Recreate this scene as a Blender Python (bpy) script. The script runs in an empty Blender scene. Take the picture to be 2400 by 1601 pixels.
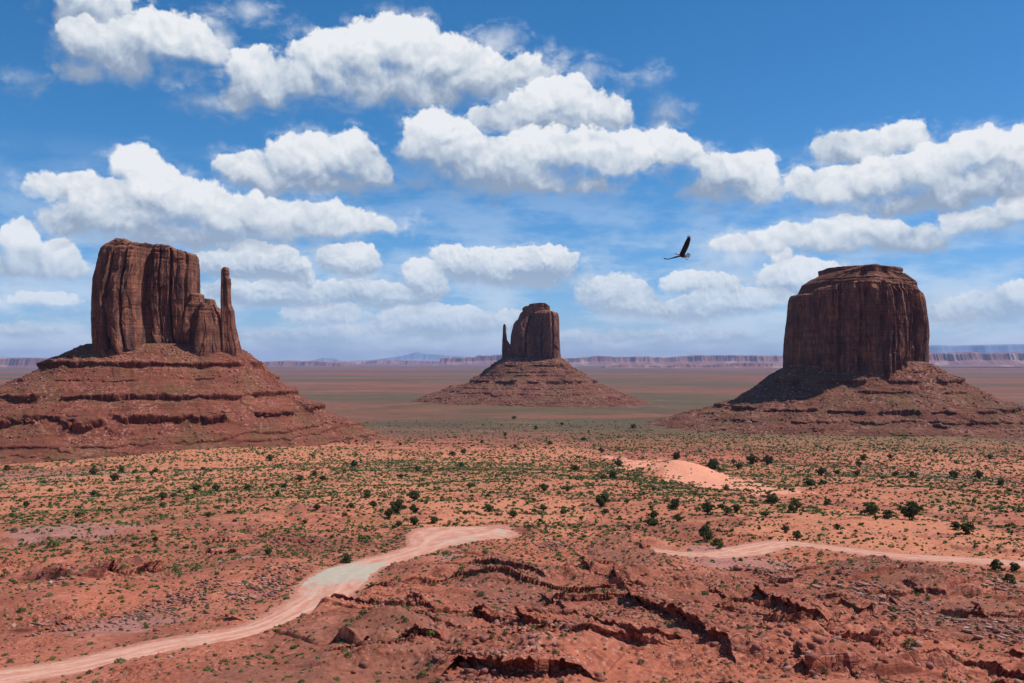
import bpy, math, random
import numpy as np
from mathutils import Vector, Matrix
R = math.radians
sc = bpy.context.scene
col = sc.collection

# ------------------------------------------------------------------ camera
CAM_Z = 200.0                      # the overlook; the valley floor lies about 150 m lower
PITCH = math.atan(46.0/2286.0)
F_PX = 2286.0                      # focal length in pixels of a 2351 px wide picture
cam_d = bpy.data.cameras.new('camera')
cam_d.sensor_width = 36.0
cam_d.lens = 36.0*F_PX/2351.0
cam_d.clip_start = 0.5
cam_d.clip_end = 250000.0
cam = bpy.data.objects.new('camera', cam_d)
col.objects.link(cam)
cam.location = (0, 0, CAM_Z)
cam.rotation_euler = (R(90)+PITCH, 0, 0)
sc.camera = cam

# ------------------------------------------------------------------ light
SUN_EL, SUN_AZ = R(58), R(84)      # azimuth measured from +Y (view direction) towards +X
sun_d = bpy.data.lights.new('sun', 'SUN')
sun_d.energy = 5.0
sun_d.angle = R(0.5)
sun_d.color = (1.0, 0.955, 0.89)
sun = bpy.data.objects.new('sun', sun_d)
col.objects.link(sun)
sdir = Vector((math.cos(SUN_EL)*math.sin(SUN_AZ), math.cos(SUN_EL)*math.cos(SUN_AZ), math.sin(SUN_EL)))
sun.rotation_euler = sdir.to_track_quat('Z', 'Y').to_euler()
sun.location = (0, 0, 600)

sc.view_settings.view_transform = 'Standard'
sc.view_settings.look = 'None'
sc.view_settings.exposure = 0.0
sc.view_settings.gamma = 1.0
sc.render.engine = 'CYCLES'
cy = sc.cycles
cy.use_denoising = True
cy.denoiser = 'OPENIMAGEDENOISE'
cy.denoising_input_passes = 'RGB_ALBEDO_NORMAL'
cy.max_bounces = 3
cy.diffuse_bounces = 2
cy.glossy_bounces = 1
cy.transmission_bounces = 1
cy.volume_bounces = 0
cy.transparent_max_bounces = 4
cy.use_adaptive_sampling = True
cy.adaptive_threshold = 0.02

# ------------------------------------------------------------------ node helpers
class NT:
    """thin helper to write node trees compactly"""
    def __init__(s, tree): s.t = tree; s.n = tree.nodes; s.l = tree.links
    def new(s, typ, **kw):
        nd = s.n.new(typ)
        for k, v in kw.items(): setattr(nd, k, v)
        return nd
    def put(s, sock, v):
        if hasattr(v, 'bl_idname') or isinstance(v, bpy.types.NodeSocket): s.l.new(v, sock)
        elif v is not None: sock.default_value = v
    def math(s, op, a=None, b=None, c=None, clamp=False):
        nd = s.new('ShaderNodeMath', operation=op, use_clamp=clamp)
        for i, v in enumerate((a, b, c)): s.put(nd.inputs[i], v)
        return nd.outputs[0]
    def vmath(s, op, a=None, b=None, scale=None):
        nd = s.new('ShaderNodeVectorMath', operation=op)
        s.put(nd.inputs[0], a); s.put(nd.inputs[1], b)
        if scale is not None: s.put(nd.inputs[3], scale)
        return nd.outputs[1] if op in ('LENGTH', 'DOT_PRODUCT', 'DISTANCE') else nd.outputs[0]
    def noise(s, vec, scale, detail=4, rough=0.5, dist=0.0, dim='3D', lac=2.0, typ='FBM', col_=False):
        nd = s.new('ShaderNodeTexNoise', noise_dimensions=dim, noise_type=typ)
        s.put(nd.inputs['Vector'], vec)
        nd.inputs['Scale'].default_value = scale; nd.inputs['Detail'].default_value = detail
        nd.inputs['Roughness'].default_value = rough; nd.inputs['Distortion'].default_value = dist
        nd.inputs['Lacunarity'].default_value = lac
        return nd.outputs['Color'] if col_ else nd.outputs[0]
    def ramp(s, v, stops, interp='LINEAR'):
        nd = s.new('ShaderNodeValToRGB'); cr = nd.color_ramp; cr.interpolation = interp
        while len(cr.elements) < len(stops): cr.elements.new(0.5)
        for e, (p, c) in zip(cr.elements, stops):
            e.position = p; e.color = (c, c, c, 1) if not hasattr(c, '__len__') else (*c, 1)
        s.put(nd.inputs[0], v); return nd.outputs[0]
    def mapr(s, v, a, b, c=0.0, d=1.0, typ='SMOOTHSTEP'):
        nd = s.new('ShaderNodeMapRange', interpolation_type=typ, clamp=True) if typ == 'LINEAR' else s.new('ShaderNodeMapRange', interpolation_type=typ)
        s.put(nd.inputs[0], v)
        for i, x in enumerate((a, b, c, d)): s.put(nd.inputs[i+1], x)
        return nd.outputs[0]
    def mix(s, f, a, b, blend='MIX'):
        nd = s.new('ShaderNodeMix', data_type='RGBA', blend_type=blend)
        s.put(nd.inputs[0], f)
        for i, v in ((6, a), (7, b)):
            if isinstance(v, (tuple, list)): v = (*v, 1) if len(v) == 3 else v
            s.put(nd.inputs[i], v)
        return nd.outputs[2]
    def vec(s, x, y, z=0.0):
        nd = s.new('ShaderNodeCombineXYZ')
        for i, v in enumerate((x, y, z)): s.put(nd.inputs[i], v)
        return nd.outputs[0]
    def sep(s, v):
        nd = s.new('ShaderNodeSeparateXYZ'); s.put(nd.inputs[0], v); return nd.outputs

def px_dir(px, py):
    """world direction seen at a pixel of the 2351 x 1568 photograph"""
    x = (px-1175.5)/F_PX; z = (784.0-py)/F_PX
    c, s_ = math.cos(PITCH), math.sin(PITCH)
    return (x, c - s_*z, s_ + c*z)
def px_azel(px, py):
    x, y, z = px_dir(px, py)
    return math.atan2(x, y), math.atan2(z, math.hypot(x, y))

# ------------------------------------------------------------------ sky with cumulus
# clouds, farthest first: (small-scale?, brightness, puffs given as centre and radii measured in the photograph)
CLOUDS = [
 (2, -.02, [(1140,92,62,30),(1350,172,44,26),(570,25,56,26),(60,180,36,22),(1492,180,38,22),(1528,260,54,36),(1250,160,60,40),(510,100,40,60),(470,230,60,30)]),
 (2, .02, [(880,515,60,26),(120,430,60,30),(1640,560,50,22),(1460,690,60,30),(830,650,90,40),(1340,640,60,30),(2100,700,70,40),(1700,600,80,30)]),
 (1, -.05, [(90,690,80,16),(30,760,90,12),(660,772,120,11),(1310,782,46,12),(1600,775,90,13),(1430,775,40,10),(2190,735,60,14),(800,760,60,12)]),
 (1, .00, [(1000,745,112,34),(930,735,50,22),(1080,750,45,20),(1172,742,50,22),(770,722,62,20),(700,728,50,13)]),
 (1, -.06, [(2250,712,95,30),(2180,720,40,20),(2335,680,48,30),(1720,690,85,26),(1600,715,70,28),(1640,700,60,22)]),
 (1, .00, [(1405,680,68,42),(1450,700,60,34),(1500,712,36,18),(1590,650,66,24),(1650,655,50,16)]),
 (1, -.03, [(1825,640,80,34),(1890,630,50,24),(640,680,150,28),(540,672,60,20),(760,676,50,20),(900,685,90,24),(855,670,40,18)]),
 (1, .08, [(1785,588,22,16),(705,628,16,28),(965,640,38,34),(985,660,40,30)]),
 (1, .00, [(600,600,70,34),(520,608,70,26),(655,620,50,28),(795,597,56,34),(825,612,40,24)]),
 (1, .00, [(1190,612,100,36),(1250,605,60,36),(1110,615,50,30),(1030,600,36,28),(1060,612,50,26),(1180,640,90,20)]),
 (0, -.12, [(215,12,95,38),(250,40,60,40),(160,40,40,30),(1210,165,70,36),(1110,175,60,44)]),
 (0, -.05, [(195,95,55,55),(285,130,95,58),(400,92,95,58),(465,112,55,42),(185,165,62,30),(330,80,60,44),(2080,320,55,34),(1950,345,72,42),(2010,360,70,34)]),
 (0, .04, [(590,180,72,62),(550,225,48,40),(620,215,70,40),(700,185,70,52),(740,140,80,60),(820,120,95,66),(915,105,80,68),(1010,150,100,62),(1090,180,100,58),(900,190,180,50),(840,222,70,26),(1000,215,120,34)]),
 (0, -.10, [(190,432,95,34),(130,425,50,20),(250,470,120,60),(560,392,68,44),(690,372,88,58),(795,362,76,58),(740,420,150,34),(865,395,36,36),(640,420,120,28)]),
 (0, .05, [(1290,216,68,46),(1245,245,80,46),(1220,275,150,42),(1360,262,80,42),(1410,270,40,26)]),
 (0, .00, [(1770,562,95,20),(1690,552,40,12),(1950,545,120,42),(1870,545,70,34),(2040,545,80,38),(2110,560,80,24),(2270,512,110,30),(2340,480,60,40)]),
 (0, .05, [(45,553,44,46),(130,590,60,46),(90,610,100,40),(30,610,60,34)]),
 (0, .03, [(300,374,56,40),(345,425,90,54),(280,500,150,60),(430,470,110,66),(520,500,110,54),(630,510,110,56),(740,510,100,46),(430,545,240,36),(840,520,60,18),(160,520,60,40)]),
 (0, .02, [(1685,400,88,52),(1735,390,50,36),(1640,440,80,34),(1740,435,60,36),(1600,365,40,22),(1540,345,62,42),(1500,330,34,26)]),
 (0, .02, [(2250,345,88,46),(2330,350,50,50),(2130,395,120,56),(2030,415,110,50),(1930,430,110,48),(1860,430,50,34),(2290,410,110,64),(2070,470,175,30),(2180,450,120,44)]),
 (0, .04, [(1000,298,66,46),(975,340,70,56),(1040,345,90,56),(1130,375,170,62),(1290,350,150,54),(1420,370,85,44),(1380,422,75,26),(1200,420,190,32),(1430,330,50,30)]),
]
REGIONS = ((-200, 860), (860, 1500), (1500, 2600))

def make_world():
    w = bpy.data.worlds.new('World'); sc.world = w; w.use_nodes = True
    w.node_tree.nodes.clear()
    g = NT(w.node_tree)
    K = F_PX/100.0                    # 1 unit of cloud space = 100 photograph pixels
    tc = g.new('ShaderNodeTexCoord').outputs['Generated']
    x, y, z = g.sep(tc)
    elr = g.math('ARCSINE', z)
    az = g.math('MULTIPLY', g.math('ARCTAN2', x, y), K)
    el = g.math('MULTIPLY', elr, K)
    P0 = g.vec(az, el, 0.0)
    # clear sky, deepened (this photograph's air is dry and high)
    sky = g.new('ShaderNodeTexSky', sky_type='NISHITA')
    sky.sun_disc = False; sky.sun_elevation = SUN_EL; sky.sun_rotation = SUN_AZ
    sky.altitude = 1700; sky.air_density = 1.0; sky.dust_density = 0.35; sky.ozone_density = 3.0
    sr, sg, sb = g.sep(g.vmath('SCALE', sky.outputs[0], scale=0.10))
    sr = g.math('MULTIPLY', g.math('POWER', sr, 1.55), 0.90)
    skyc = g.vec(sr, g.math('MULTIPLY', sg, 0.84), g.math('MULTIPLY', sb, 1.15))
    zl = g.mapr(z, -0.03, 0.0)
    base = g.mix(zl, (0.25, 0.16, 0.12), skyc)
    # thin veil of far cloud streaks
    veil = g.noise(g.vmath('MULTIPLY', P0, (0.5, 1.6, 0)), 1.0, 8, 0.6, dim='2D')
    veil = g.math('MULTIPLY', g.mapr(veil, 0.34, 0.66), g.mapr(elr, R(0.5), R(12.0), 0.85, 0.0, 'LINEAR'))
    veiled = g.mix(veil, base, (0.66, 0.77, 0.90))
    wv = g.vmath('SUBTRACT', g.noise(P0, 1.1, 3, 0.5, col_=True, dim='2D'), (0.5, 0.5, 0.5))
    P = g.vmath('ADD', P0, g.vmath('MULTIPLY', wv, (0.42, 0.34, 0.0)))
    P_up = g.vmath('ADD', P, (0.10, 0.40, 0.0))
    P_us = g.vmath('ADD', P, (0.04, 0.16, 0.0))
    def billow(Pv, sc_):
        fb = g.noise(Pv, 1.3*sc_, 9, 0.54, dim='2D')
        wob = g.vmath('SUBTRACT', g.noise(Pv, 3.0*sc_, 3, 0.6, col_=True, dim='2D'), (0.5, 0.5, 0.5))
        vo = g.new('ShaderNodeTexVoronoi', voronoi_dimensions='2D', feature='SMOOTH_F1')
        g.put(vo.inputs['Vector'], g.vmath('ADD', Pv, g.vmath('MULTIPLY', wob, (0.22/sc_, 0.22/sc_, 0))))
        vo.inputs['Scale'].default_value = 2.7*sc_; vo.inputs['Detail'].default_value = 3.0
        vo.inputs['Roughness'].default_value = 0.5; vo.inputs['Smoothness'].default_value = 0.25
        vo.normalize = True
        return g.math('ADD', g.math('MULTIPLY_ADD', fb, 0.85, -0.425), g.math('MULTIPLY_ADD', vo.outputs['Distance'], -0.85, 0.26))
    B = {}
    def soft_billow(Pv, sc_):                 # smooth swellings for the light and shade inside a cloud
        fb = g.noise(Pv, 1.9*sc_, 4, 0.50, dim='2D', dist=0.6)
        vo = g.new('ShaderNodeTexVoronoi', voronoi_dimensions='2D', feature='SMOOTH_F1')
        g.put(vo.inputs['Vector'], g.vmath('ADD', Pv, g.vmath('MULTIPLY', wv, (0.6, 0.6, 0))))
        vo.inputs['Scale'].default_value = 3.4*sc_; vo.inputs['Detail'].default_value = 1.5; vo.inputs['Smoothness'].default_value = 0.8; vo.normalize = True
        return g.math('ADD', fb, g.math('MULTIPLY', vo.outputs['Distance'], -0.8))
    for sm, k, amp in ((0, 1.0, 0.62), (1, 1.9, 0.36)):
        b0 = billow(P0, k); s0 = soft_billow(P0, k); s1 = soft_billow(g.vmath('ADD', P0, (0.06/k, 0.15/k, 0.0)), k)
        B[sm] = (g.math('MULTIPLY', b0, amp), g.math('MULTIPLY', g.math('SUBTRACT', s0, s1), 0.62))
    big = g.math('MULTIPLY_ADD', g.noise(P0, 1.3, 5, 0.6, dim='2D'), 0.95, -0.475)
    low = g.mapr(elr, R(0.0), R(9.0), 0.42, 0.0, 'LINEAR')
    B[2] = B[0]
    wisp = g.mapr(g.noise(g.vmath('MULTIPLY', P, (0.8, 1.5, 0)), 1.6, 8, 0.62, dim='2D'), 0.42, 0.72, 0.0, 0.42)
    amax = g.mapr(elr, R(0.4), R(6.0), 0.62, 0.97, 'LINEAR')
    def field_group(pts):
        """node group: signed distance to the union of a cloud's puffs"""
        grp = bpy.data.node_groups.new('cloud', 'ShaderNodeTree')
        grp.interface.new_socket('P', in_out='INPUT', socket_type='NodeSocketVector')
        grp.interface.new_socket('D', in_out='OUTPUT', socket_type='NodeSocketFloat')
        q = NT(grp); gi = q.new('NodeGroupInput'); go = q.new('NodeGroupOutput')
        acc = None; pin = gi.outputs[0]
        for ic, (cx, cy_, rx, ry) in enumerate(pts):
            if ic % 5 == 4: pin = q.vmath('ADD', pin, q.math('MULTIPLY', acc, 1e-6))   # keeps evaluation sequential
            a_, e_ = px_azel(cx, cy_)
            k = math.cos(math.atan((cx-1175.5)/F_PX)); rx_, ry_ = rx/100.0*k*k, ry/100.0*k
            mp = q.new('ShaderNodeMapping', vector_type='POINT')
            mp.inputs['Scale'].default_value = (1/rx_, 1/ry_, 0)
            mp.inputs['Location'].default_value = (-a_*K/rx_, -e_*K/ry_, 0)
            q.l.new(pin, mp.inputs[0])
            m = min(ry_, 0.5)
            d = q.math('MULTIPLY_ADD', q.vmath('LENGTH', mp.outputs[0]), m, -m)
            acc = d if acc is None else q.math('SMOOTH_MIN', acc, d, 0.26)
        q.l.new(acc, go.inputs[0])
        return grp
    def call(grp, P_):
        nd = g.new('ShaderNodeGroup'); nd.node_tree = grp; g.l.new(P_, nd.inputs[0]); return nd.outputs[0]
    def backdrop(lo, hi):
        out = veiled
        for sm, br, pall in CLOUDS:
            if sm == 1: pall = [(a, b, c*1.18, d*1.28) for a, b, c, d in pall]
            pts = pall
            pts = [p for p in pts if p[0]+p[2]+55 > lo and p[0]-p[2]-55 < hi]
            if not pts: continue
            # chain every cloud on the one before it, so that few values are alive at a time
            dep = g.math('MULTIPLY', g.vmath('DOT_PRODUCT', out, (1e-6, 0, 0)), 1.0)
            gf = field_group(pts); d0 = call(gf, g.vmath('ADD', P, dep))
            up = g.vmath('ADD', P_us if sm == 1 else P_up, g.math('MULTIPLY', d0, 1e-6))
            vert = g.math('SUBTRACT', call(gf, up), d0)
            h = g.math('MULTIPLY_ADD', d0, -1.7, g.math('ADD', B[sm][0], 0.07 if sm == 1 else 0.125))
            vk = 1.9 if sm == 1 else 1.0
            soft = g.mapr(vert, -0.30/vk, 0.25/vk, 0.75/vk, 0.14/vk)
            alpha = g.math('MULTIPLY', g.mapr(h, -0.01, soft), amax)
            if sm == 2: alpha = g.math('MULTIPLY', g.mapr(h, -0.05, 0.75), 0.62)
            # torn, see-through shreds round the edge
            alpha = g.math('MAXIMUM', alpha, g.math('MULTIPLY', g.mapr(h, -0.34/vk, 0.10/vk), wisp))
            # height within the cloud, along its own tilt
            ae = np.array([px_azel(p[0], p[1]) for p in pall])*K
            hw = np.array([p[2]*p[3] for p in pall], float)
            if len(pall) > 4 and not sm:
                sl, ic_ = np.polyfit(ae[:, 0], ae[:, 1], 1, w=np.sqrt(hw)); sl = max(-0.6, min(0.6, sl))
            else: sl = 0.0
            ic_ = np.average(ae[:, 1]-sl*ae[:, 0], weights=hw)
            H = np.average([p[3]/100 for p in pall], weights=hw) + (ae[:, 1]-sl*ae[:, 0]).std()
            vl = g.math('ADD', g.vmath('DOT_PRODUCT', P, (-sl/H, 1/H, 0)), -ic_/H)
            vl = g.math('MINIMUM', g.math('MAXIMUM', vl, -1.2), 1.2)
            lum = g.math('ADD', g.math('MULTIPLY_ADD', vert, 0.85*vk, 0.36+br), B[sm][1])
            lum = g.math('MULTIPLY_ADD', vl, 0.50, lum)
            lum = g.math('ADD', lum, big)
            c = g.ramp(lum, [(0.0, (0.29, 0.37, 0.50)), (0.25, (0.42, 0.50, 0.62)), (0.5, (0.60, 0.67, 0.75)), (0.76, (0.75, 0.79, 0.84)), (1.0, (0.875, 0.895, 0.92))])
            c = g.mix(low, c, (0.60, 0.74, 0.90))
            out = g.mix(alpha, out, c)
        return out
    def bg(c):
        nd = g.new('ShaderNodeBackground')
        g.put(nd.inputs[0], g.vmath('SCALE', c, scale=10.0)); nd.inputs[1].default_value = 0.1
        return nd.outputs[0]
    def pick(f, a, b):
        nd = g.new('ShaderNodeMixShader'); g.put(nd.inputs[0], f); g.put(nd.inputs[1], a); g.put(nd.inputs[2], b)
        return nd.outputs[0]
    # the rest of the sky, outside the measured part: unseen, its cloud kept sparse to lower the fill light
    oth = g.noise(tc, 2.2, 5, 0.6)
    far = bg(g.mix(g.math('MULTIPLY', g.mapr(oth, 0.56, 0.66), 0.8), base, (0.66, 0.71, 0.78)))
    cuts = [px_azel(REGIONS[i][1], 400)[0]*K for i in (0, 1)]
    shs = [bg(backdrop(*r)) for r in REGIONS]
    view = pick(g.math('GREATER_THAN', az, cuts[0]), shs[0], pick(g.math('GREATER_THAN', az, cuts[1]), shs[1], shs[2]))
    inside = g.math('MULTIPLY', g.math('LESS_THAN', g.math('ABSOLUTE', az), R(36)*K), g.math('MULTIPLY', g.math('LESS_THAN', elr, R(27)), g.math('GREATER_THAN', elr, R(-1.5))))
    o = g.new('ShaderNodeOutputWorld'); g.l.new(pick(inside, far, view), o.inputs[0])
    w.cycles.sampling_method = 'MANUAL'; w.cycles.sample_map_resolution = 256
make_world()
# ------------------------------------------------------------------ numpy noise
def _hash(ix, iy, seed):
    h = (ix.astype(np.int64)*374761393 + iy.astype(np.int64)*668265263 + seed*974634777) & 0xffffffff
    h = ((h ^ (h >> 13))*1274126177) & 0xffffffff
    return ((h ^ (h >> 16)) & 0xffffff).astype(np.float32)/np.float32(0xffffff)
def vnoise(x, y, seed=0):
    """gradient noise, about -1..1"""
    x = np.asarray(x, np.float64); y = np.asarray(y, np.float64)
    x0 = np.floor(x); y0 = np.floor(y)
    fx = (x-x0).astype(np.float32); fy = (y-y0).astype(np.float32)
    u = fx*fx*fx*(fx*(fx*6-15)+10); v = fy*fy*fy*(fy*(fy*6-15)+10)
    def gr(dx, dy):
        a = _hash(x0+dx, y0+dy, seed)*np.float32(6.2831853)
        return np.cos(a)*(fx-dx) + np.sin(a)*(fy-dy)
    a = gr(0, 0); b = gr(1, 0); c = gr(0, 1); d = gr(1, 1)
    return ((a+(b-a)*u) + ((c+(d-c)*u)-(a+(b-a)*u))*v)*1.5
def fbm(x, y, octv=4, seed=0, gain=0.5, lac=2.03):
    s = 0.0; a = 1.0; n = 0.0
    for i in range(octv):
        s = s + a*vnoise(x+17.3*i, y-9.1*i, seed+i); n += a; a *= gain; x = x*lac; y = y*lac
    return s/n
def ridged(x, y, octv=4, seed=0, gain=0.5):
    s = 0.0; a = 1.0; n = 0.0
    for i in range(octv):
        s = s + a*(1-np.abs(vnoise(x+17.3*i, y-9.1*i, seed+i))*1.6); n += a; a *= gain; x = x*2.03; y = y*2.03
    return s/n
def sstep(a, b, x):
    t = np.clip((x-a)/(b-a), 0, 1); return t*t*(3-2*t)
def cells(x, y, seed=0):
    """distance to the nearest jittered cell point, and that cell's random value"""
    xi = np.floor(x); yi = np.floor(y); best = np.full(np.shape(x), 9.0, np.float32); val = np.zeros(np.shape(x), np.float32)
    for dx in (-1, 0, 1):
        for dy in (-1, 0, 1):
            jx = _hash(xi+dx, yi+dy, seed); jy = _hash(xi+dx, yi+dy, seed+7)
            d = (xi+dx+jx-x)**2 + (yi+dy+jy-y)**2
            m = d < best
            val = np.where(m, _hash(xi+dx, yi+dy, seed+13), val); best = np.where(m, d, best).astype(np.float32)
    return np.sqrt(best), val

# ------------------------------------------------------------------ mesh helpers
def mesh_from(name, verts, faces_q=None, faces_t=None, attrs=None, mat=None, smooth=True, mats=None, mat_idx=None):
    me = bpy.data.meshes.new(name)
    verts = np.asarray(verts, np.float32)
    nq = 0 if faces_q is None else len(faces_q); nt = 0 if faces_t is None else len(faces_t)
    me.vertices.add(len(verts)); me.vertices.foreach_set('co', verts.ravel())
    loops = []
    if nq: loops.append(np.asarray(faces_q, np.int32).ravel())
    if nt: loops.append(np.asarray(faces_t, np.int32).ravel())
    loops = np.concatenate(loops)
    me.loops.add(len(loops)); me.loops.foreach_set('vertex_index', loops)
    st = np.concatenate([np.arange(nq)*4, nq*4+np.arange(nt)*3]).astype(np.int32)
    me.polygons.add(nq+nt); me.polygons.foreach_set('loop_start', st)
    if smooth: me.polygons.foreach_set('use_smooth', np.ones(nq+nt, bool))
    if mat_idx is not None: me.polygons.foreach_set('material_index', np.asarray(mat_idx, np.int32))
    if attrs:
        for k, a in attrs.items():
            at = me.attributes.new(k, 'FLOAT', 'POINT'); at.data.foreach_set('value', np.asarray(a, np.float32).ravel())
    for m in (mats or ([mat] if mat else [])): me.materials.append(m)
    me.update(calc_edges=True)
    return me
def grid_faces(nu, nv, wrap=False):
    """quads of a (nv rows) x (nu columns) grid"""
    i = np.arange(nv-1)[:, None]*nu; j = np.arange(nu if wrap else nu-1)[None, :]
    j2 = (j+1) % nu
    return np.stack([i+j, i+j2, i+nu+j2, i+nu+j], -1).reshape(-1, 4)
def add_obj(name, me, parent=None, loc=None, label=None, cat=None, group=None, kind=None):
    o = bpy.data.objects.new(name, me); col.objects.link(o)
    if parent is not None: o.parent = parent
    if loc is not None: o.location = loc
    tag(o, label, cat, group, kind); return o
def tag(o, label=None, cat=None, group=None, kind=None):
    for k, v in (('label', label), ('category', cat), ('group', group), ('kind', kind)):
        if v: o[k] = v
def empty(name, loc, **kw):
    return add_obj(name, None, loc=loc, **kw)
def at_depth(px, py, Y):
    """world x and z of a photograph pixel at forward distance Y"""
    d = px_dir(px, py); return d[0]/d[1]*Y, CAM_Z + d[2]/d[1]*Y

# ------------------------------------------------------------------ materials
def new_mat(name):
    m = bpy.data.materials.new(name); m.use_nodes = True; m.node_tree.nodes.clear()
    g = NT(m.node_tree); b = g.new('ShaderNodeBsdfPrincipled'); o = g.new('ShaderNodeOutputMaterial')
    g.l.new(b.outputs[0], o.inputs[0])
    b.inputs['Roughness'].default_value = 0.92
    b.inputs['Specular IOR Level'].default_value = 0.12
    return m, g, b
def attr(g, name):
    nd = g.new('ShaderNodeAttribute', attribute_name=name); return nd.outputs['Fac']
def rock_mat(name, base, light, varnish, strata=0.5, streak=0.6, rubble=True, green=0.0, sc_=1.0):
    """sandstone: beds in height, dark run-off streaks on steep faces, paler rubble on slopes"""
    m, g, b = new_mat(name)
    geo = g.new('ShaderNodeNewGeometry'); pos = geo.outputs['Position']
    nz = g.sep(geo.outputs['Normal'])[2]
    steep = g.mapr(nz, 0.30, 0.62, 1.0, 0.0)
    x, y, z = g.sep(pos)
    n1 = g.noise(pos, 0.03/sc_, 6, 0.6)
    n2 = g.noise(pos, 0.35/sc_, 5, 0.65)
    bed = g.noise(g.vec(g.math('MULTIPLY', x, 0.01), g.math('MULTIPLY', y, 0.01), g.math('MULTIPLY', z, 0.32/sc_)), 1.0, 5, 0.7)
    bedm = g.mapr(bed, 0.40, 0.62)
    st = g.noise(g.vec(g.math('MULTIPLY', x, 0.16/sc_), g.math('MULTIPLY', y, 0.16/sc_), g.math('MULTIPLY', z, 0.012/sc_)), 1.0, 6, 0.62)
    stm = g.mapr(st, 0.42, 0.62)
    c = g.mix(g.mapr(n1, 0.35, 0.65), base, light)
    c = g.mix(g.math('MULTIPLY', bedm, strata), c, tuple(v*0.62 for v in base))
    c = g.mix(g.math('MULTIPLY', g.math('MULTIPLY', stm, steep), streak), c, varnish)
    if rubble:
        tb = g.noise(g.vec(g.math('MULTIPLY', x, 0.006), g.math('MULTIPLY', y, 0.006), g.math('MULTIPLY', z, 0.85/sc_)), 1.0, 3, 0.6)
        tbm = g.math('MULTIPLY', g.mapr(tb, 0.56, 0.62), g.mapr(g.noise(pos, 0.012/sc_, 3, 0.6), 0.40, 0.55))
        c = g.mix(g.math('MULTIPLY', tbm, 0.65), c, tuple(v*.42 for v in base))
        vo = g.new('ShaderNodeTexVoronoi', feature='F1'); g.put(vo.inputs['Vector'], pos); vo.inputs['Scale'].default_value = 0.42/sc_
        pick = g.mapr(g.sep(vo.outputs['Color'])[0], 0.70, 0.95)
        mk = g.math('MULTIPLY', pick, g.math('SUBTRACT', 1.0, steep))
        mk = g.math('MULTIPLY', mk, g.mapr(g.noise(pos, 0.022/sc_, 4, 0.6), 0.42, 0.60))
        c = g.mix(g.math('MULTIPLY', mk, 0.75), c, tuple(min(1, v*1.5+0.07) for v in light))
    if green:
        gm = g.math('MULTIPLY', g.mapr(g.noise(pos, 0.016/sc_, 5, 0.65), 0.46, 0.62), g.math('SUBTRACT', 1.0, steep))
        gm = g.math('MULTIPLY', gm, g.mapr(g.noise(pos, 0.8/sc_, 3, 0.6), 0.40, 0.60))
        c = g.mix(g.math('MULTIPLY', gm, green), c, (0.10, 0.105, 0.04))
    jt = g.new('ShaderNodeTexVoronoi', feature='DISTANCE_TO_EDGE'); g.put(jt.inputs['Vector'], g.vec(g.math('MULTIPLY', x, 0.11/sc_), g.math('MULTIPLY', y, 0.11/sc_), g.math('MULTIPLY', z, 0.030/sc_)))
    jt.inputs['Scale'].default_value = 1.0
    jm = g.mapr(jt.outputs['Distance'], 0.0, 0.05, 1.0, 0.0)
    c = g.mix(g.math('MULTIPLY', g.math('MULTIPLY', jm, steep), 0.55), c, (0.045, 0.022, 0.02))
    fs = g.mapr(g.noise(g.vec(g.math('MULTIPLY', x, 0.05/sc_), g.math('MULTIPLY', y, 0.05/sc_), g.math('MULTIPLY', z, 0.03/sc_)), 1.0, 5, 0.6, dist=1.0), 0.60, 0.66)
    c = g.mix(g.math('MULTIPLY', g.math('MULTIPLY', fs, steep), 0.55), c, (0.42, 0.17, 0.095))
    v = g.mapr(n2, 0.25, 0.75, 0.72, 1.25, 'LINEAR')
    c = g.vmath('SCALE', c, scale=v)
    g.put(b.inputs['Base Color'], c)
    bp = g.new('ShaderNodeBump'); bp.inputs['Strength'].default_value = 0.9; bp.inputs['Distance'].default_value = 1.6*sc_
    h = g.math('ADD', g.noise(pos, 0.45/sc_, 7, 0.68), g.math('MULTIPLY', bed, 0.8))
    g.put(bp.inputs['Height'], h); g.put(b.inputs['Normal'], bp.outputs[0])
    return m
M_CLIFF = rock_mat('sandstone_cliff', (0.175, 0.066, 0.043), (0.38, 0.155, 0.090), (0.075, 0.042, 0.040), 0.45, 0.70, rubble=False)
M_TALUS = rock_mat('talus', (0.185, 0.055, 0.034), (0.255, 0.082, 0.050), (0.085, 0.030, 0.024), 0.5, 0.25, green=0.5)
M_TALUS_FAR = rock_mat('talus_brown', (0.158, 0.056, 0.035), (0.215, 0.083, 0.053), (0.075, 0.034, 0.027), 0.5, 0.25, green=0.45, sc_=1.5)

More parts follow.
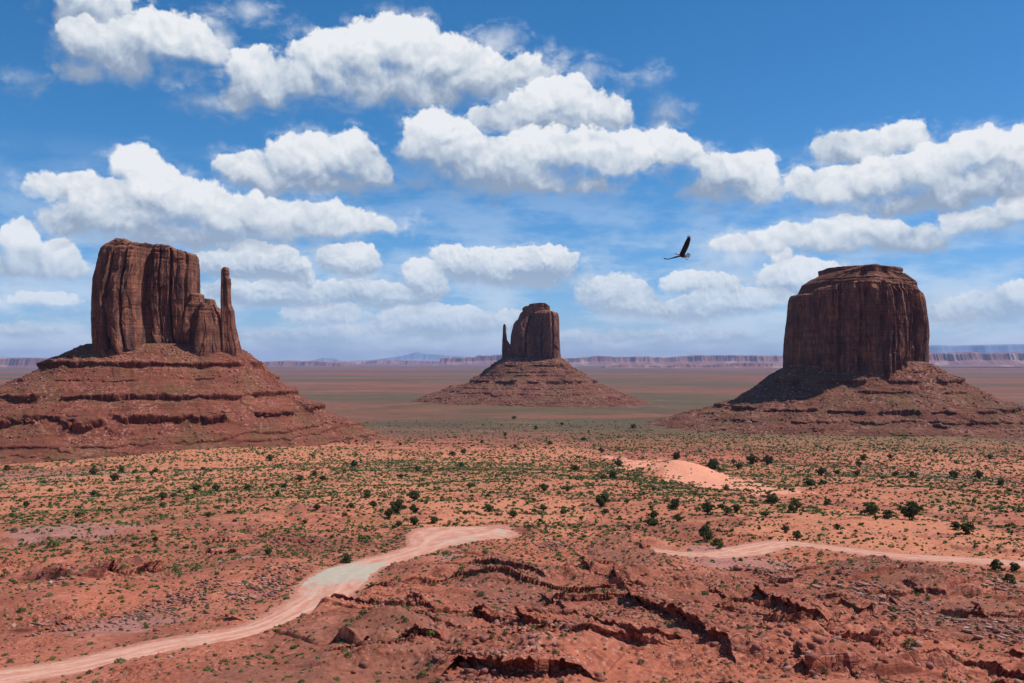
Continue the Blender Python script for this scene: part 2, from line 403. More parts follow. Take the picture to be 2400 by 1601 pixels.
# ------------------------------------------------------------------ buttes
def make_tower(name, parent, Yc, hd, left, right, top, zb_px, seed, skew=0.0, amp=1.0, n_u=640, n_v=170, sq=0.62, big=1.0, mat=None, lab=None, dome=0.0, strata_top=0.18, flute=0.0, vee=0.0, vt=0.45, chim=()):
    """a cliff-walled block. left/right: outline as (px, py) from foot to top; top: skyline (px, py) left to right"""
    x0_ = at_depth(*left[0], Yc)[0]; x1_ = at_depth(*right[0], Yc)[0]
    YL, YR = Yc-skew*(x1_-x0_)/2, Yc+skew*(x1_-x0_)/2         # the two ends stand at different distances
    L = np.array([at_depth(a, b, YL) for a, b in left]); Rr = np.array([at_depth(a, b, YR) for a, b in right])
    fr = lambda a: YL+(YR-YL)*(a-top[0][0])/(top[-1][0]-top[0][0])
    T = np.array([at_depth(a, b, fr(a)) for a, b in top])
    zb = at_depth(0, zb_px, Yc)[1]
    def xl(z): return np.interp(z, L[:, 1], L[:, 0])
    def xr(z): return np.interp(z, Rr[:, 1], Rr[:, 0])
    tx = (T[:, 0]-T[0, 0])/(T[-1, 0]-T[0, 0]); tz = T[:, 1]
    W0 = (xr(zb)-xl(zb))
    # contour, dense on the side that is seen
    th = np.linspace(0, 2*math.pi, n_u, endpoint=False)
    th = th - 0.42*np.sin(th+math.pi/2-0.0)*-1.0*0.9 if False else th
    cx = np.sign(np.cos(th))*np.abs(np.cos(th))**sq; cyy = np.sign(np.sin(th))*np.abs(np.sin(th))**sq
    px_ = cx*W0/2; py_ = cyy*hd
    ds = np.hypot(np.diff(px_, append=px_[:1]), np.diff(py_, append=py_[:1])); S = np.concatenate([[0], np.cumsum(ds)])
    per = S[-1]
    # resample by arc length
    s = np.linspace(0, per, n_u, endpoint=False)
    cx = np.interp(s, S, np.append(cx, cx[0])); cyy = np.interp(s, S, np.append(cyy, cyy[0]))
    nx = np.roll(cyy, -1)-np.roll(cyy, 1); ny = -(np.roll(cx, -1)-np.roll(cx, 1))
    nx = nx*hd; ny = ny*W0/2; nl = np.hypot(nx, ny)+1e-9; nx, ny = nx/nl, ny/nl
    for _ in range(6): nx = (np.roll(nx, 1)+nx+np.roll(nx, -1))/3; ny = (np.roll(ny, 1)+ny+np.roll(ny, -1))/3
    v = np.linspace(0, 1, n_v)[:, None]
    t = ((cx+1)/2)[None, :]
    zt = np.interp(t, tx, tz)
    z = zb + v*(zt-zb)
    X = xl(z) + (xr(z)-xl(z))*t
    dsc = (xr(z)-xl(z))/W0
    Y = Yc + cyy[None, :]*hd*dsc + skew*(X-(L[0, 0]+Rr[0, 0])/2)
    if vee: Y = Y + vee*(np.sqrt((X-(x0_+(x1_-x0_)*vt))**2+120)-.32*(x1_-x0_))    # prow towards the valley
    # noise in (arc length, height); wraps by blending over the hidden back
    ss = np.broadcast_to(s[None, :], z.shape)
    k = amp
    H = zt-zb
    wob = 6*fbm(ss/40, z/60, 3, seed+50)
    A = fbm((ss+wob)/46, z/300, 2, seed)                       # great buttresses
    s1 = ss+wob+3*vnoise(z/22, ss/40, seed+8)
    c1, v1 = cells(s1/17, z/75+.3*A, seed+2); c2_, v2 = cells(s1/7.5, z/34, seed+3); c3_, v3 = cells(s1/3.4, z/11, seed+4)
    C = fbm(ss/5.5, z/12, 4, seed+20)
    crack = -np.clip(1-np.abs(vnoise((ss+wob)/15, z/220, seed+14))*14, 0, 1)
    bed = vnoise(z/4.2+0*ss, ss/160, seed+30)*.6 + vnoise(z/1.7, ss/60, seed+31)*.4
    ledge = np.floor(z/3.1+.5*fbm(ss/30, z/30, 2, seed+33))
    ledge = _hash(ledge, ledge*0, seed+34)-.5
    bt = sstep(1-strata_top, 1-strata_top*.4, v) + sstep(.17, .08, v)*1.0
    btc = np.clip(bt, 0, 1)
    d = k*(23*big*A + (1-.65*btc)*(8.5*(v1-.5) + 2.8*(v2-.5) + .9*(v3-.5)) + 2.6*crack + 1.3*C + np.clip(bt, .10, 1)*(1.5*bed+2.4*ledge))
    for tc_, tw_, td_, z0_, z1_ in chim:                        # deep recesses and joints in the face that is seen
        q = (t-tc_+.012*vnoise(z/30, z*0+tc_*50, seed+80))/tw_
        d = d - td_*np.exp(-np.abs(q)**3.0)*(cyy < -.15)[None, :]*sstep(z0_-.06, z0_+.04, v)*sstep(z1_+.05, z1_-.05, v)
    if flute: d = d + k*flute*((1-np.abs(vnoise((ss+wob*.6)/24, z/420, seed+70))*2.2)*.65+(1-np.abs(vnoise((ss+wob*.6)/9, z/200, seed+71))*2.2)*.25-.5)*(1-.7*btc)
    edge = 0.22+0.78*np.clip((1-np.abs(t-.5)*2)*2.6, 0, 1)       # hold the outline
    d = d*edge
    # crumbly rim
    d = d - k*2.2*sstep(.975, 1.0, v)**1.5
    X = X + nx[None, :]*d; Y = Y + ny[None, :]*d
    z = z + (fbm(X/9, Y/9, 4, seed+40)*2.2*k*sstep(.8, 1, v))
    rings = [np.stack([X, Y, z], -1)]
    # roof
    Xe, Ye, Ze = X[-1], Y[-1], z[-1]
    xm, ym = Xe.mean(), Ye.mean()
    nr = 26
    for r in np.linspace(1, 0, nr)[1:]:
        tt = (cx*r+1)/2
        zz = np.interp(tt, tx, tz)
        Xr = xm+(Xe-xm)*r; Yr = ym+(Ye-ym)*r
        mixr = sstep(1.0, .8, r)
        zz = Ze*(1-mixr)+mixr*(zz + dome*(1-r) + fbm(Xr/14, Yr/14, 3, seed+41)*2.0*k)
        rings.append(np.stack([Xr, Yr, zz], -1)[None])
    V = np.concatenate(rings, 0); nvv = V.shape[0]
    me = mesh_from(name, V.reshape(-1, 3), grid_faces(n_u, nvv, wrap=True), mat=mat or M_CLIFF, smooth=False)
    o = add_obj(name, me, parent)
    if parent is not None: o.matrix_parent_inverse = Matrix.Translation(-parent.location)
    if lab: o['label'] = lab
    return o

def make_talus(name, parent, cx0, cy0, a, b, prof, benches, seed, foot=None, th_rng=(0, 2*math.pi), n_t=1300, n_d=420, skew=0.0, mat=None, rub=1.0, warp=8.0):
    """the skirt of fallen rock: prof = {angle in degrees: [(distance out, z) ...]} from the cliff foot outwards.
       benches = [(z, drop, seed, threshold)]: beds of hard rock that stand out as small cliffs"""
    th = np.linspace(th_rng[0], th_rng[1], n_t, endpoint=(th_rng[1]-th_rng[0] < 6.28))
    dmax = max(p[-1][0] for p in prof.values())
    u = np.linspace(0, 1, n_d)
    dd = -14 + (dmax+14)*u**1.12
    ang = sorted(prof); aa = np.radians(ang+[ang[0]+360]) if True else None
    Z = np.stack([np.interp(dd, [p[0] for p in prof[q]], [p[1] for p in prof[q]]) for q in ang+[ang[0]]], 0)
    thm = np.mod(th-aa[0], 2*math.pi)+aa[0]
    # blend the profiles by angle
    idx = np.clip(np.searchsorted(aa, thm, side='right')-1, 0, len(ang)-1)
    w = (thm-aa[idx])/(aa[idx+1]-aa[idx]); w = w*w*(3-2*w)
    zz = (Z[idx]*(1-w)[:, None] + Z[idx+1]*w[:, None]).T           # n_d x n_t
    ct, stn = np.cos(th), np.sin(th)
    ex = np.sign(ct)*np.abs(ct)**.8*a; ey = np.sign(stn)*np.abs(stn)**.8*b
    D = dd[:, None]
    # gullies and lobes
    arc = th*(a+b)/2
    X = cx0+ex[None, :]+ct[None, :]*D; Y = cy0+ey[None, :]+stn[None, :]*D
    Y = Y+skew*(X-cx0)
    f = sstep(-5, 30, D)
    zz = zz + f*(fbm(X/60, Y/60, 4, seed)*warp*.9 + ridged(X/34+2*fbm(X/90, Y/90, 2, seed+2), Y/34, 3, seed+1)*warp*.35-warp*.2)
    out = zz.copy(); push = np.zeros_like(zz)
    for zb, h, sd, thr in benches:
        zl = zb + 2.5*fbm(X/70, Y/70, 2, sd+3)
        m = sstep(thr-.06, thr+.06, fbm(X/55, Y/55, 3, sd)+.0)
        ck, cv = cells(X/6.5, Y/6.5, sd+6); crag = (fbm(X/26, Y/26, 2, sd+5)*.22+(cv-.5)*.17)*h
        q = zz-zl+crag
        # above the bed: ease towards a tread; below: drop of height h that fades into the slope underneath
        hv = h*np.clip(.75+1.3*fbm(X/48, Y/48, 3, sd+8), .4, 1.7)
        up = sstep(-.7, .7, q); st_ = up*hv*.55*np.exp(-np.maximum(q, 0)/(h*1.8)) - (1-up)*hv*.50*np.exp(np.minimum(q, 0)/(h*1.6))
        # only a thin riser: sharpen across zero
        out = out + m*f*st_
        push = np.maximum(push, m*f*h*.55*np.exp(-((q-.9)/1.5)**2)*(q > -.2))
    zz = out; X = X + ct[None, :]*push; Y = Y + stn[None, :]*push
    # the toe runs under the plain
    tail = np.broadcast_to(np.clip((u[:, None]-.46)/.42, 0, 1), zz.shape)
    zz = zz + (CAM_Z+prof_z(np.hypot(X, Y))-9-zz)*tail*tail*(3-2*tail)
    c, val = cells(X/4.5, Y/4.5, seed+60)
    rough = sstep(-.25, .25, fbm(X/45, Y/45, 3, seed+61))
    zz = zz + f*rub*(fbm(X/9, Y/9, 4, seed+62)*.7 + rough*np.where(val > .45, np.clip(.62-c, 0, 1)*1.5, 0))
    c2, val2 = cells(X/9.5, Y/9.5, seed+70)
    zz = zz + f*rub*rough*np.where(val2 > .80, np.clip(.40-c2, 0, 1)*5.0, 0)
    V = np.stack([X, Y, zz], -1)
    wrap = (th_rng[1]-th_rng[0] > 6.28)
    me = mesh_from(name, V.reshape(-1, 3), grid_faces(n_t, n_d, wrap=wrap)[:, ::-1], mat=mat or M_TALUS, smooth=False)
    o = add_obj(name, me, parent)
    o.matrix_parent_inverse = Matrix.Translation(-parent.location)
    return o, (X, Y, zz)

def Zp(py, Y): return at_depth(0, py, Y)[1]
# ------------------------------------------------------------------ terrain
QUAL = 1.0
PD = np.array([0, 20, 60, 105, 130, 160, 190, 250, 350, 450, 600, 750, 900, 1100, 1300, 1600, 1900, 2500, 3300, 5000, 7000, 10000, 15000, 22000, 30000, 45000, 60000, 120000], float)
PZ = np.array([-1.7, -6, -22, -34.6, -38.6, -42.8, -46.2, -50.4, -55.5, -62, -76, -88, -98, -110, -119, -126, -131, -138, -147, -153, -158, -162, -166, -171, -176, -181, -185, -190], float)
_ld = np.log(PD+40)
_xs = np.linspace(_ld[0], _ld[-1], 800); _zs = np.interp(_xs, _ld, PZ)
_kk = np.hanning(23); _kk /= _kk.sum()
_zs2 = np.convolve(np.pad(_zs, 11, mode='edge'), _kk, 'valid')
def prof_z(D): return np.interp(np.log(np.maximum(D, 0)+40), _xs, _zs2)
def ground_px(px, py):
    """the point of the smooth valley profile seen at a photograph pixel (x, y, distance)"""
    dx, dy, dz = px_dir(px, py); h = math.hypot(dx, dy)
    D = np.exp(np.linspace(math.log(40), math.log(60000), 6000))
    zr = dz/h*D; i = int(np.argmax(zr <= prof_z(D)))
    return dx/h*D[i], dy/h*D[i], D[i]

# hard beds that break out of the foreground slopes: (points in the photograph, height in m)
LEDGES = [
 ([(225,1348),(262,1338),(310,1328),(375,1314)], 3.4), ([(469,1271),(548,1272)], 1.8), ([(475,1242),(537,1243)], 2.0),
 ([(165,1231),(215,1222),(263,1216)], 0.9), ([(413,1230),(480,1228)], 1.0), ([(560,1224),(620,1222)], 1.1), ([(600,1248),(680,1250),(736,1249)], 1.1),
 ([(-30,1312),(28,1304)], 2.4), ([(255,1196),(320,1190)], .8), ([(300,1178),(420,1170)], .7),
 ([(1073,1299),(1122,1306),(1174,1325),(1215,1330),(1260,1342)], 1.6),
 ([(1077,1443),(1122,1455),(1182,1457),(1230,1470),(1309,1485)], 2.3),
 ([(833,1526),(881,1526),(919,1515),(971,1518),(1024,1518)], 1.9),
 ([(990,1560),(1046,1541),(1122,1552),(1197,1560),(1290,1562),(1383,1568)], 2.4),
 ([(1399,1380),(1452,1391),(1471,1424),(1516,1436),(1567,1455),(1597,1468),(1642,1496),(1665,1526),(1672,1550)], 2.6),
 ([(934,1376),(960,1398),(994,1413)], 1.3), ([(1620,1370),(1672,1393),(1729,1408),(1748,1427),(1800,1445),(1853,1455),(1920,1462)], 2.5),
 ([(2082,1357),(2123,1372),(2176,1380)], 2.0), ([(2029,1398),(2082,1413)], 1.7), ([(2010,1308),(2040,1335),(2074,1346)], 1.5),
 ([(1885,1143),(1947,1141),(2018,1139)], 3.0), ([(1909,1152),(1962,1166)], 1.6), ([(1920,1216),(2003,1216)], .9),
 ([(2217,1440),(2273,1440)], 1.6), ([(2258,1520),(2288,1537),(2360,1560)], 1.6), ([(1309,1301),(1358,1312)], 1.7), ([(1395,1318),(1420,1345)], 1.8),
 ([(1530,1487),(1560,1510),(1600,1560)], 1.0), ([(1840,1250),(2018,1273),(2149,1285)], 0.7),
 ([(1880,1400),(1960,1425),(2010,1432)], 1.3), ([(1555,1350),(1600,1340)], 1.2),
 ([(1240,1385),(1300,1410),(1350,1420)], .9), ([(1990,1530),(2080,1500),(2200,1505)], 1.3), ([(1820,1545),(1890,1567)], 2.4),
 ([(1440,1252),(1475,1275)], 1.2), ([(70,1450),(170,1420)], 1.0), ([(1190,1412),(1260,1420)], 1.2),
]
# low mounds: (px, py, radius across, radius along, height)
MOUNDS = [(1400,1262,11,16,2.6), (1130,1345,11,14,3.2), (890,1330,8,9,2.0), (330,1535,8,7,1.3), (730,1420,7,7,2.6), (780,1455,11,9,2.5), (1555,1094,34,40,13.0), (1950,1215,50,45,3.0),
          (1990,1325,12,14,2.6), (2150,1350,14,14,2.8), (560,1500,9,6,-1.0), (1750,1520,8,8,2.2), (2050,1500,10,8,2.2), (1350,1530,9,7,1.4), (930,1470,8,7,1.6), (1230,1500,10,6,1.4),
          (1250,1100,90,110,5.0), (800,1085,110,120,5.0), (420,1065,120,110,4.0), (2120,1150,70,90,4.0), (600,1300,14,20,1.5), (150,1380,12,16,1.6)]
# the dirt road, as centre line points and half widths in metres
ROAD_A = [((-160,1600),4.5),((0,1556),3.8),((150,1533),3.4),((300,1500),3.5),((400,1478),3.2),((500,1463),3.2),((600,1440),3.3),((680,1406),4.2),((735,1372),5.4),((765,1340),7.0),((800,1312),6.6),((860,1292),5.2),((920,1276),4.6),((980,1256),5.0),((1022,1236),12.0),((1060,1226),18.0),((1100,1219),15.0),((1130,1213),6.0)]
ROAD_B = [((1490,1263),2.6),((1560,1272),3.2),((1640,1275),4.4),((1710,1266),6.2),((1790,1254),5.2),((1850,1257),3.2),((1950,1268),3.4),((2070,1280),3.6),((2200,1287),4.0),((2360,1297),4.4),((2500,1305),4.4)]

def polyline(pts, n=12):
    P = np.array([ground_px(*p)[:2] for p in pts]); out = []
    m = len(P)
    for i in range(m-1):
        p0 = P[max(i-1, 0)]; p1 = P[i]; p2 = P[i+1]; p3 = P[min(i+2, m-1)]
        for t in np.linspace(0, 1, n, endpoint=False):
            out.append(.5*((2*p1)+(-p0+p2)*t+(2*p0-5*p1+4*p2-p3)*t*t+(-p0+3*p1-3*p2+p3)*t**3))
    out.append(P[-1]); return np.array(out)
def seg_dist(x, y, P):
    """distance to a polyline, position along it (0..1) and which side (+ = beyond it)"""
    best = np.full(x.shape, 1e9); tt = np.zeros(x.shape); side = np.zeros(x.shape)
    n = len(P)-1
    for i in range(n):
        a = P[i]; b = P[i+1]; d = b-a; L2 = d@d+1e-12
        t = np.clip(((x-a[0])*d[0]+(y-a[1])*d[1])/L2, 0, 1)
        ex = x-a[0]-t*d[0]; ey = y-a[1]-t*d[1]; q = ex*ex+ey*ey
        m = q < best
        cr = d[0]*ey-d[1]*ex
        best = np.where(m, q, best); tt = np.where(m, (i+t)/n, tt); side = np.where(m, np.sign(cr), side)
    return np.sqrt(best), tt, side

LEDGE_W = [(polyline(p, 6), h) for p, h in LEDGES]
LEDGE_W = [((P if P[-1, 0] > P[0, 0] else P[::-1]), h) for P, h in LEDGE_W]
MOUND_W = [(*ground_px(a, b)[:2], ra, rb, h) for a, b, ra, rb, h in MOUNDS]
def road_line(R_):
    P = polyline([p for p, _ in R_], 14); w = np.interp(np.linspace(0, len(R_)-1, len(P)), np.arange(len(R_)), [q for _, q in R_])
    return P, w
ROADS = [road_line(ROAD_A), road_line(ROAD_B)]
# swell of the plain round each butte: (x, y, radius across, radius along, lift)
BUTTE_FOOT = [(at_depth(470, 800, 1400)[0], 1400, 500, 420, 20), (at_depth(1240, 800, 3400)[0], 3400, 850, 700, 28), (at_depth(1960, 800, 2020)[0], 2020, 600, 520, 22)]

def height(x, y, fine=True, lip=None):
    """terrain height above the datum; x, y arrays"""
    x = np.asarray(x, float); y = np.asarray(y, float)
    D = np.hypot(x, y); z = prof_z(D)
    near = sstep(1500, 300, D)*sstep(40, 95, D)
    # rolling relief, growing with distance
    z = z + near*(2.3*fbm(x/48, y/60, 4, 3)+.32*fbm(x/13, y/13, 3, 4)) + sstep(250, 700, D)*sstep(9000, 1500, D)*4.5*fbm(x/210, y/170, 4, 5)
    z = z + sstep(4000, 12000, D)*9*fbm(x/2600, y/1900, 3, 8)
    for mx, my, ra, rb, h in MOUND_W:
        z = z + h*np.exp(-(((x-mx)/ra)**2+((y-my)/rb)**2)*1.1)
    for bx, by, ra, rb, lift in BUTTE_FOOT:
        q = np.hypot((x-bx)/ra, (y-by)/rb); z = z + lift*sstep(1, 0, q)**1.3
    fg = sstep(620, 330, D)*sstep(50, 90, D)
    # washes and small gullies
    wx = x+6*fbm(x/30, y/30, 3, 21); wy = y+6*fbm(x/30, y/30, 3, 22)
    g1 = ridged(wx/34, wy/30, 3, 23)
    gw = sstep(-.1, .3, fbm(x/90, y/90, 2, 24))
    z = z + fg*gw*(g1-.55)*3.0
    rk = np.zeros_like(z)               # how rocky the spot is
    # thin beds weathering out everywhere on the slopes
    if fine:
        m = D < 700
        if m.any():
            zs = z[m]+.6*fbm(x[m]/14, y[m]/14, 3, 31)
            per = 1.7; q = zs/per; fr = q-np.floor(q)
            stp = (np.floor(q)+sstep(.80, .98, fr))*per
            msk = sstep(.02, .22, fbm(x[m]/38, y[m]/26, 3, 33))*sstep(650, 300, D[m])
            z[m] = z[m]+msk*(stp-zs+.5)*.62
            rk[m] = np.maximum(rk[m], msk*.7)
    # long broken scarps that step up away from the overlook
    if fine:
        m = (D < 330)
        xm, ym = x[m], y[m]
        for al, lam, amp, sd, cx_ in ((.55, 23, 1.35, 80, 35), (-.25, 31, 1.25, 90, -15), (.1, 17, .8, 95, 0)):
            _, c1 = cells(xm/4.5, ym/4.5, sd+1); _, c2 = cells(xm/1.6, ym/1.6, sd+2)
            ph = (ym+al*xm+13*fbm(xm/34, ym/34, 3, sd)+1.1*(c1-.5)+.1*(c2-.5))/lam
            t = ph-np.floor(ph); A = amp*(.6+.9*_hash(np.floor(ph), np.floor(ph)*0, sd+3))
            msk = sstep(.0, .16, fbm(xm/30+7, ym/24, 3, sd+4))*sstep(320, 190, D[m])*sstep(-60+cx_*.5, -5+cx_*.5, xm+.25*(D[m]-150))*sstep(60, 95, D[m])
            rs = sstep(0, .32/lam, t); prof = A*np.exp(-t*lam/9)*rs + A*.34*(1-rs)*(t < .5) + A*.34*np.exp(-(1-t)*lam/2.2)*(t > .5)
            z[m] = z[m]+msk*prof
            rk[m] = np.maximum(rk[m], msk*np.exp(-(np.minimum(t, 1-t)*lam)/3.2))
            if lip is not None: lip[1][m] -= msk*A*(.5+.25*c1)*np.clip(1-t*lam/2.0, 0, 1)*sstep(.1/lam, .32/lam, t)*(t < .5)
    for P, h in LEDGE_W:
        lo = P.min(0)-45; hi = P.max(0)+45
        m = (x > lo[0]) & (x < hi[0]) & (y > lo[1]) & (y < hi[1])
        if not m.any(): continue
        xm, ym = x[m], y[m]
        _, k1 = cells(xm/4.2, ym/4.2, 41); _, k2 = cells(xm/1.7, ym/1.7, 43)
        jx = h*((k1-.5)*.5+(k2-.5)*.12) + fbm(xm/14, ym/14, 3, 42)*h*1.2
        h = np.maximum(h*1.25*(.75+.7*fbm(xm/9, ym/9, 2, 44)), .25)
        d, t, s = seg_dist(xm, ym, P)
        sd = d*s + jx
        end = sstep(0, .12, t)*sstep(1, .88, t)*sstep(40, 15, d)
        cap = np.where(sd > 0, h*np.exp(-np.maximum(sd, 0)/(h*7)), 0)
        riser = sstep(-.17, .17, sd)
        cap = h*.62*riser*np.exp(-np.maximum(sd, 0)/(h*9)) + h*.38*np.exp(-np.abs(np.minimum(sd, 0))/(h*1.3))*(np.where(sd < 0, 1, np.exp(-np.maximum(sd, 0)/(h*9))))
        z[m] = z[m] + end*cap
        if lip is not None:            # the hard bed juts out over the softer one below
            i = np.clip((t*(len(P)-1)).astype(int), 0, len(P)-2); dv = P[i+1]-P[i]; L_ = np.hypot(dv[:, 0], dv[:, 1])+1e-9
            a_ = end*h*(.5+.25*k1)*np.clip(1-sd/2.0, 0, 1)*sstep(0, .18, sd)
            lip[0][m] += a_*dv[:, 1]/L_; lip[1][m] -= a_*dv[:, 0]/L_
        rk[m] = np.maximum(rk[m], end*np.exp(-d/(h*2.2)))
    if fine:
        m = D < 900
        z[m] = z[m] + sstep(900, 300, D[m])*(.13*fbm(x[m]/3.2, y[m]/3.2, 4, 51))
        c, v = cells(x[m]/2.6, y[m]/2.6, 66); z[m] = z[m] + rk[m]*.42*(v-.5)*sstep(420, 200, D[m])   # slabs of uneven height
        # loose stones swell the surface where it is rocky
        c, v = cells(x[m]/.95, y[m]/.95, 61); r = np.where(v > .55, np.clip(.5-c, 0, 1), 0)
        z[m] = z[m] + (rk[m]*.9+.06)*r*1.3*sstep(700, 300, D[m])
        m2 = (D > 500) & (D < 4000)
        z[m2] = z[m2] + sstep(500, 800, D[m2])*.8*fbm(x[m2]/16, y[m2]/16, 3, 52)
    # roads lie on graded ground
    rdm = np.zeros_like(z); rdz = np.zeros_like(z)
    for (P, w), (Z1) in zip(ROADS, ROAD_Z):
        lo = P.min(0)-30; hi = P.max(0)+30
        m = (x > lo[0]) & (x < hi[0]) & (y > lo[1]) & (y < hi[1])
        if not m.any(): continue
        d, t, s = seg_dist(x[m], y[m], P)
        wl = np.interp(t, np.linspace(0, 1, len(w)), w)
        k = sstep(wl+4.5, wl+.6, d)
        z[m] = z[m]*(1-k)+k*np.interp(t, np.linspace(0, 1, len(Z1)), Z1)
        rk[m] *= (1-k)
    return z, rk
def road_profile(P):
    D = np.hypot(P[:, 0], P[:, 1]); z = prof_z(D)
    for mx, my, ra, rb, h in MOUND_W[6:8]:
        z = z + h*np.exp(-(((P[:, 0]-mx)/ra)**2+((P[:, 1]-my)/rb)**2)*1.1)
    return z
ROAD_Z = [road_profile(P) for P, w in ROADS]

# patches: bare sand, green growth, dark scrub ... as soft ellipses on the ground
def patch(x, y, lst, seed, edge=.5):
    out = np.zeros(x.shape)
    nz = fbm(x/33, y/45, 5, seed, .62)
    for a, b, ra, rb, *am in lst:
        cx, cy_, D = ground_px(a, b)
        x1 = ground_px(a+ra, b)[0]-cx; 
        y0 = ground_px(a, b-rb)[2]; y1 = ground_px(a, b+rb)[2]
        ry = max((y0-y1)/2, 1.0); yc = (y0+y1)/2*cy_/D
        q = np.hypot((x-cx*yc/cy_)/x1, (y-yc)/ry)
        out = np.maximum(out, (am[0] if am else 1.0)*sstep(1+edge, 1-edge, q+nz*1.1))
    return out
SAND = [(1250,1150,1150,85,.40),(500,1110,620,75,.45),(1900,1150,520,90,.42),(1560,1092,105,34),(1640,1108,60,18),(1970,1205,230,38,.8),(1850,1235,120,16,.9),(1690,1195,20,40,.6),(2150,1262,240,22,.9),(420,1050,420,22,.75),(250,1100,260,26,.6),(700,1075,300,40,.65),(1150,1180,220,40,.7),(900,1130,300,40,.6),
        (1100,1060,260,30,.6),(2000,1010,380,22,.6),(2150,1060,250,30,.5),(1300,1040,120,20,.6),(1630,1160,60,30,.6)]
GREEN = [(1150,945,240,9),(1900,1015,330,26),(1500,1010,200,20,.8),(1440,1110,60,45,.9),(1700,1090,90,30,.6),(1120,1095,240,35,.8),(900,1085,120,30,.7),(600,1130,260,30,.6),(350,1180,360,30,.5),(2300,1170,90,9,1.0),(1780,1170,120,25,.6),(620,1050,320,9,.5),
         (1240,970,160,14,.8),(1950,1090,250,20,.6),(100,1200,200,30,.4),(880,1200,120,25,.6),(400,1080,380,14,.4)]
BARE = [(1555,1092,88,38),(1625,1108,60,20),(1970,1225,180,28,.85),(60,1500,400,60,.5),(1700,1290,100,26,.8),(2150,1276,240,12,.8),(1400,1255,75,14,.7),(350,1440,200,35,.5),(1180,1430,160,20,.5)]
DUNE = [(1555,1092,88,38),(1625,1108,60,20)]
CLAY = [(160,1225,130,18,.8),(300,1420,140,22,.5),(1700,1290,110,28,.7),(540,1292,60,12,.6),(2230,1330,120,12,.6),(1040,1275,30,22,.6),(200,1090,300,8,.5),(2180,1095,120,14,.5),(400,1370,80,12,.5),(60,1110,120,12,.4),(900,1085,80,8,.4)]
BROWN = [(1130,1350,140,50,1),(1440,1280,70,30,.9),(900,1500,220,60,.7),(2020,1330,110,40,1),(2200,1420,200,50,.7),(1030,1500,160,20,.6),(1350,960,320,22,.9),(850,985,260,22,.7),(1800,980,160,14,.8),(640,1570,200,40,.7),(300,1010,330,40,.3)]
def build_ground():
    na = int(1500*QUAL); 
    az = np.radians(np.linspace(-37, 37, na))
    # rows spaced so that each covers about the same angle below the horizon, denser close by
    r1 = np.exp(np.linspace(math.log(30), math.log(95), int(40*QUAL), endpoint=False))
    drop = lambda D: -prof_z(D)/D
    Dd = np.exp(np.linspace(math.log(95), math.log(130000), 40000)); ang = np.arctan(drop(Dd))
    wgt = np.abs(np.gradient(ang))*995*np.interp(Dd, [95, 200, 330], [6.0, 5.0, 3.0]) + np.gradient(np.log(Dd))*26
    cum = np.cumsum(wgt); n2 = int(cum[-1]*QUAL)
    r2 = np.interp(np.linspace(0, cum[-1], n2), cum, Dd)
    r = np.concatenate([r1, r2]); nr = len(r)
    X = r[:, None]*np.sin(az)[None]; Y = r[:, None]*np.cos(az)[None]
    print('ground grid', na, nr)
    lip = (np.zeros_like(X), np.zeros_like(X))
    Z, rk = height(X, Y, lip=lip)
    print('height done')
    x, y = X.ravel(), Y.ravel()
    D = np.hypot(x, y)
    sel = D < 3500
    A = {}
    for nm, lst, sd in (('sand', SAND, 71), ('green', GREEN, 72), ('clay', CLAY, 73), ('brown', BROWN, 74), ('dune', DUNE, 79)):
        a = np.zeros(x.shape, np.float32); a[sel] = patch(x[sel], y[sel], lst, sd); A[nm] = a
    A['rock'] = rk.ravel()
    dust = np.zeros(x.shape, np.float32); nr_ = (D < 420)
    for Pr, w in ROADS:
        d, t, s_ = seg_dist(x[nr_], y[nr_], Pr); wl = np.interp(t, np.linspace(0, 1, len(w)), w)
        dust[nr_] = np.maximum(dust[nr_], sstep(wl+3.2, wl-.6, d+1.5*fbm(x[nr_]/3.5, y[nr_]/3.5, 3, 91)))
    A['dust'] = dust
    m = mat_ground()
    x = x+lip[0].ravel(); y = y+lip[1].ravel()
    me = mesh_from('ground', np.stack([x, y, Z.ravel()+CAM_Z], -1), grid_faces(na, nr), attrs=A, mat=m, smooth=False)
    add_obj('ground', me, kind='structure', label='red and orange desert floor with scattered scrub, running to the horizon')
    return r, az, Z

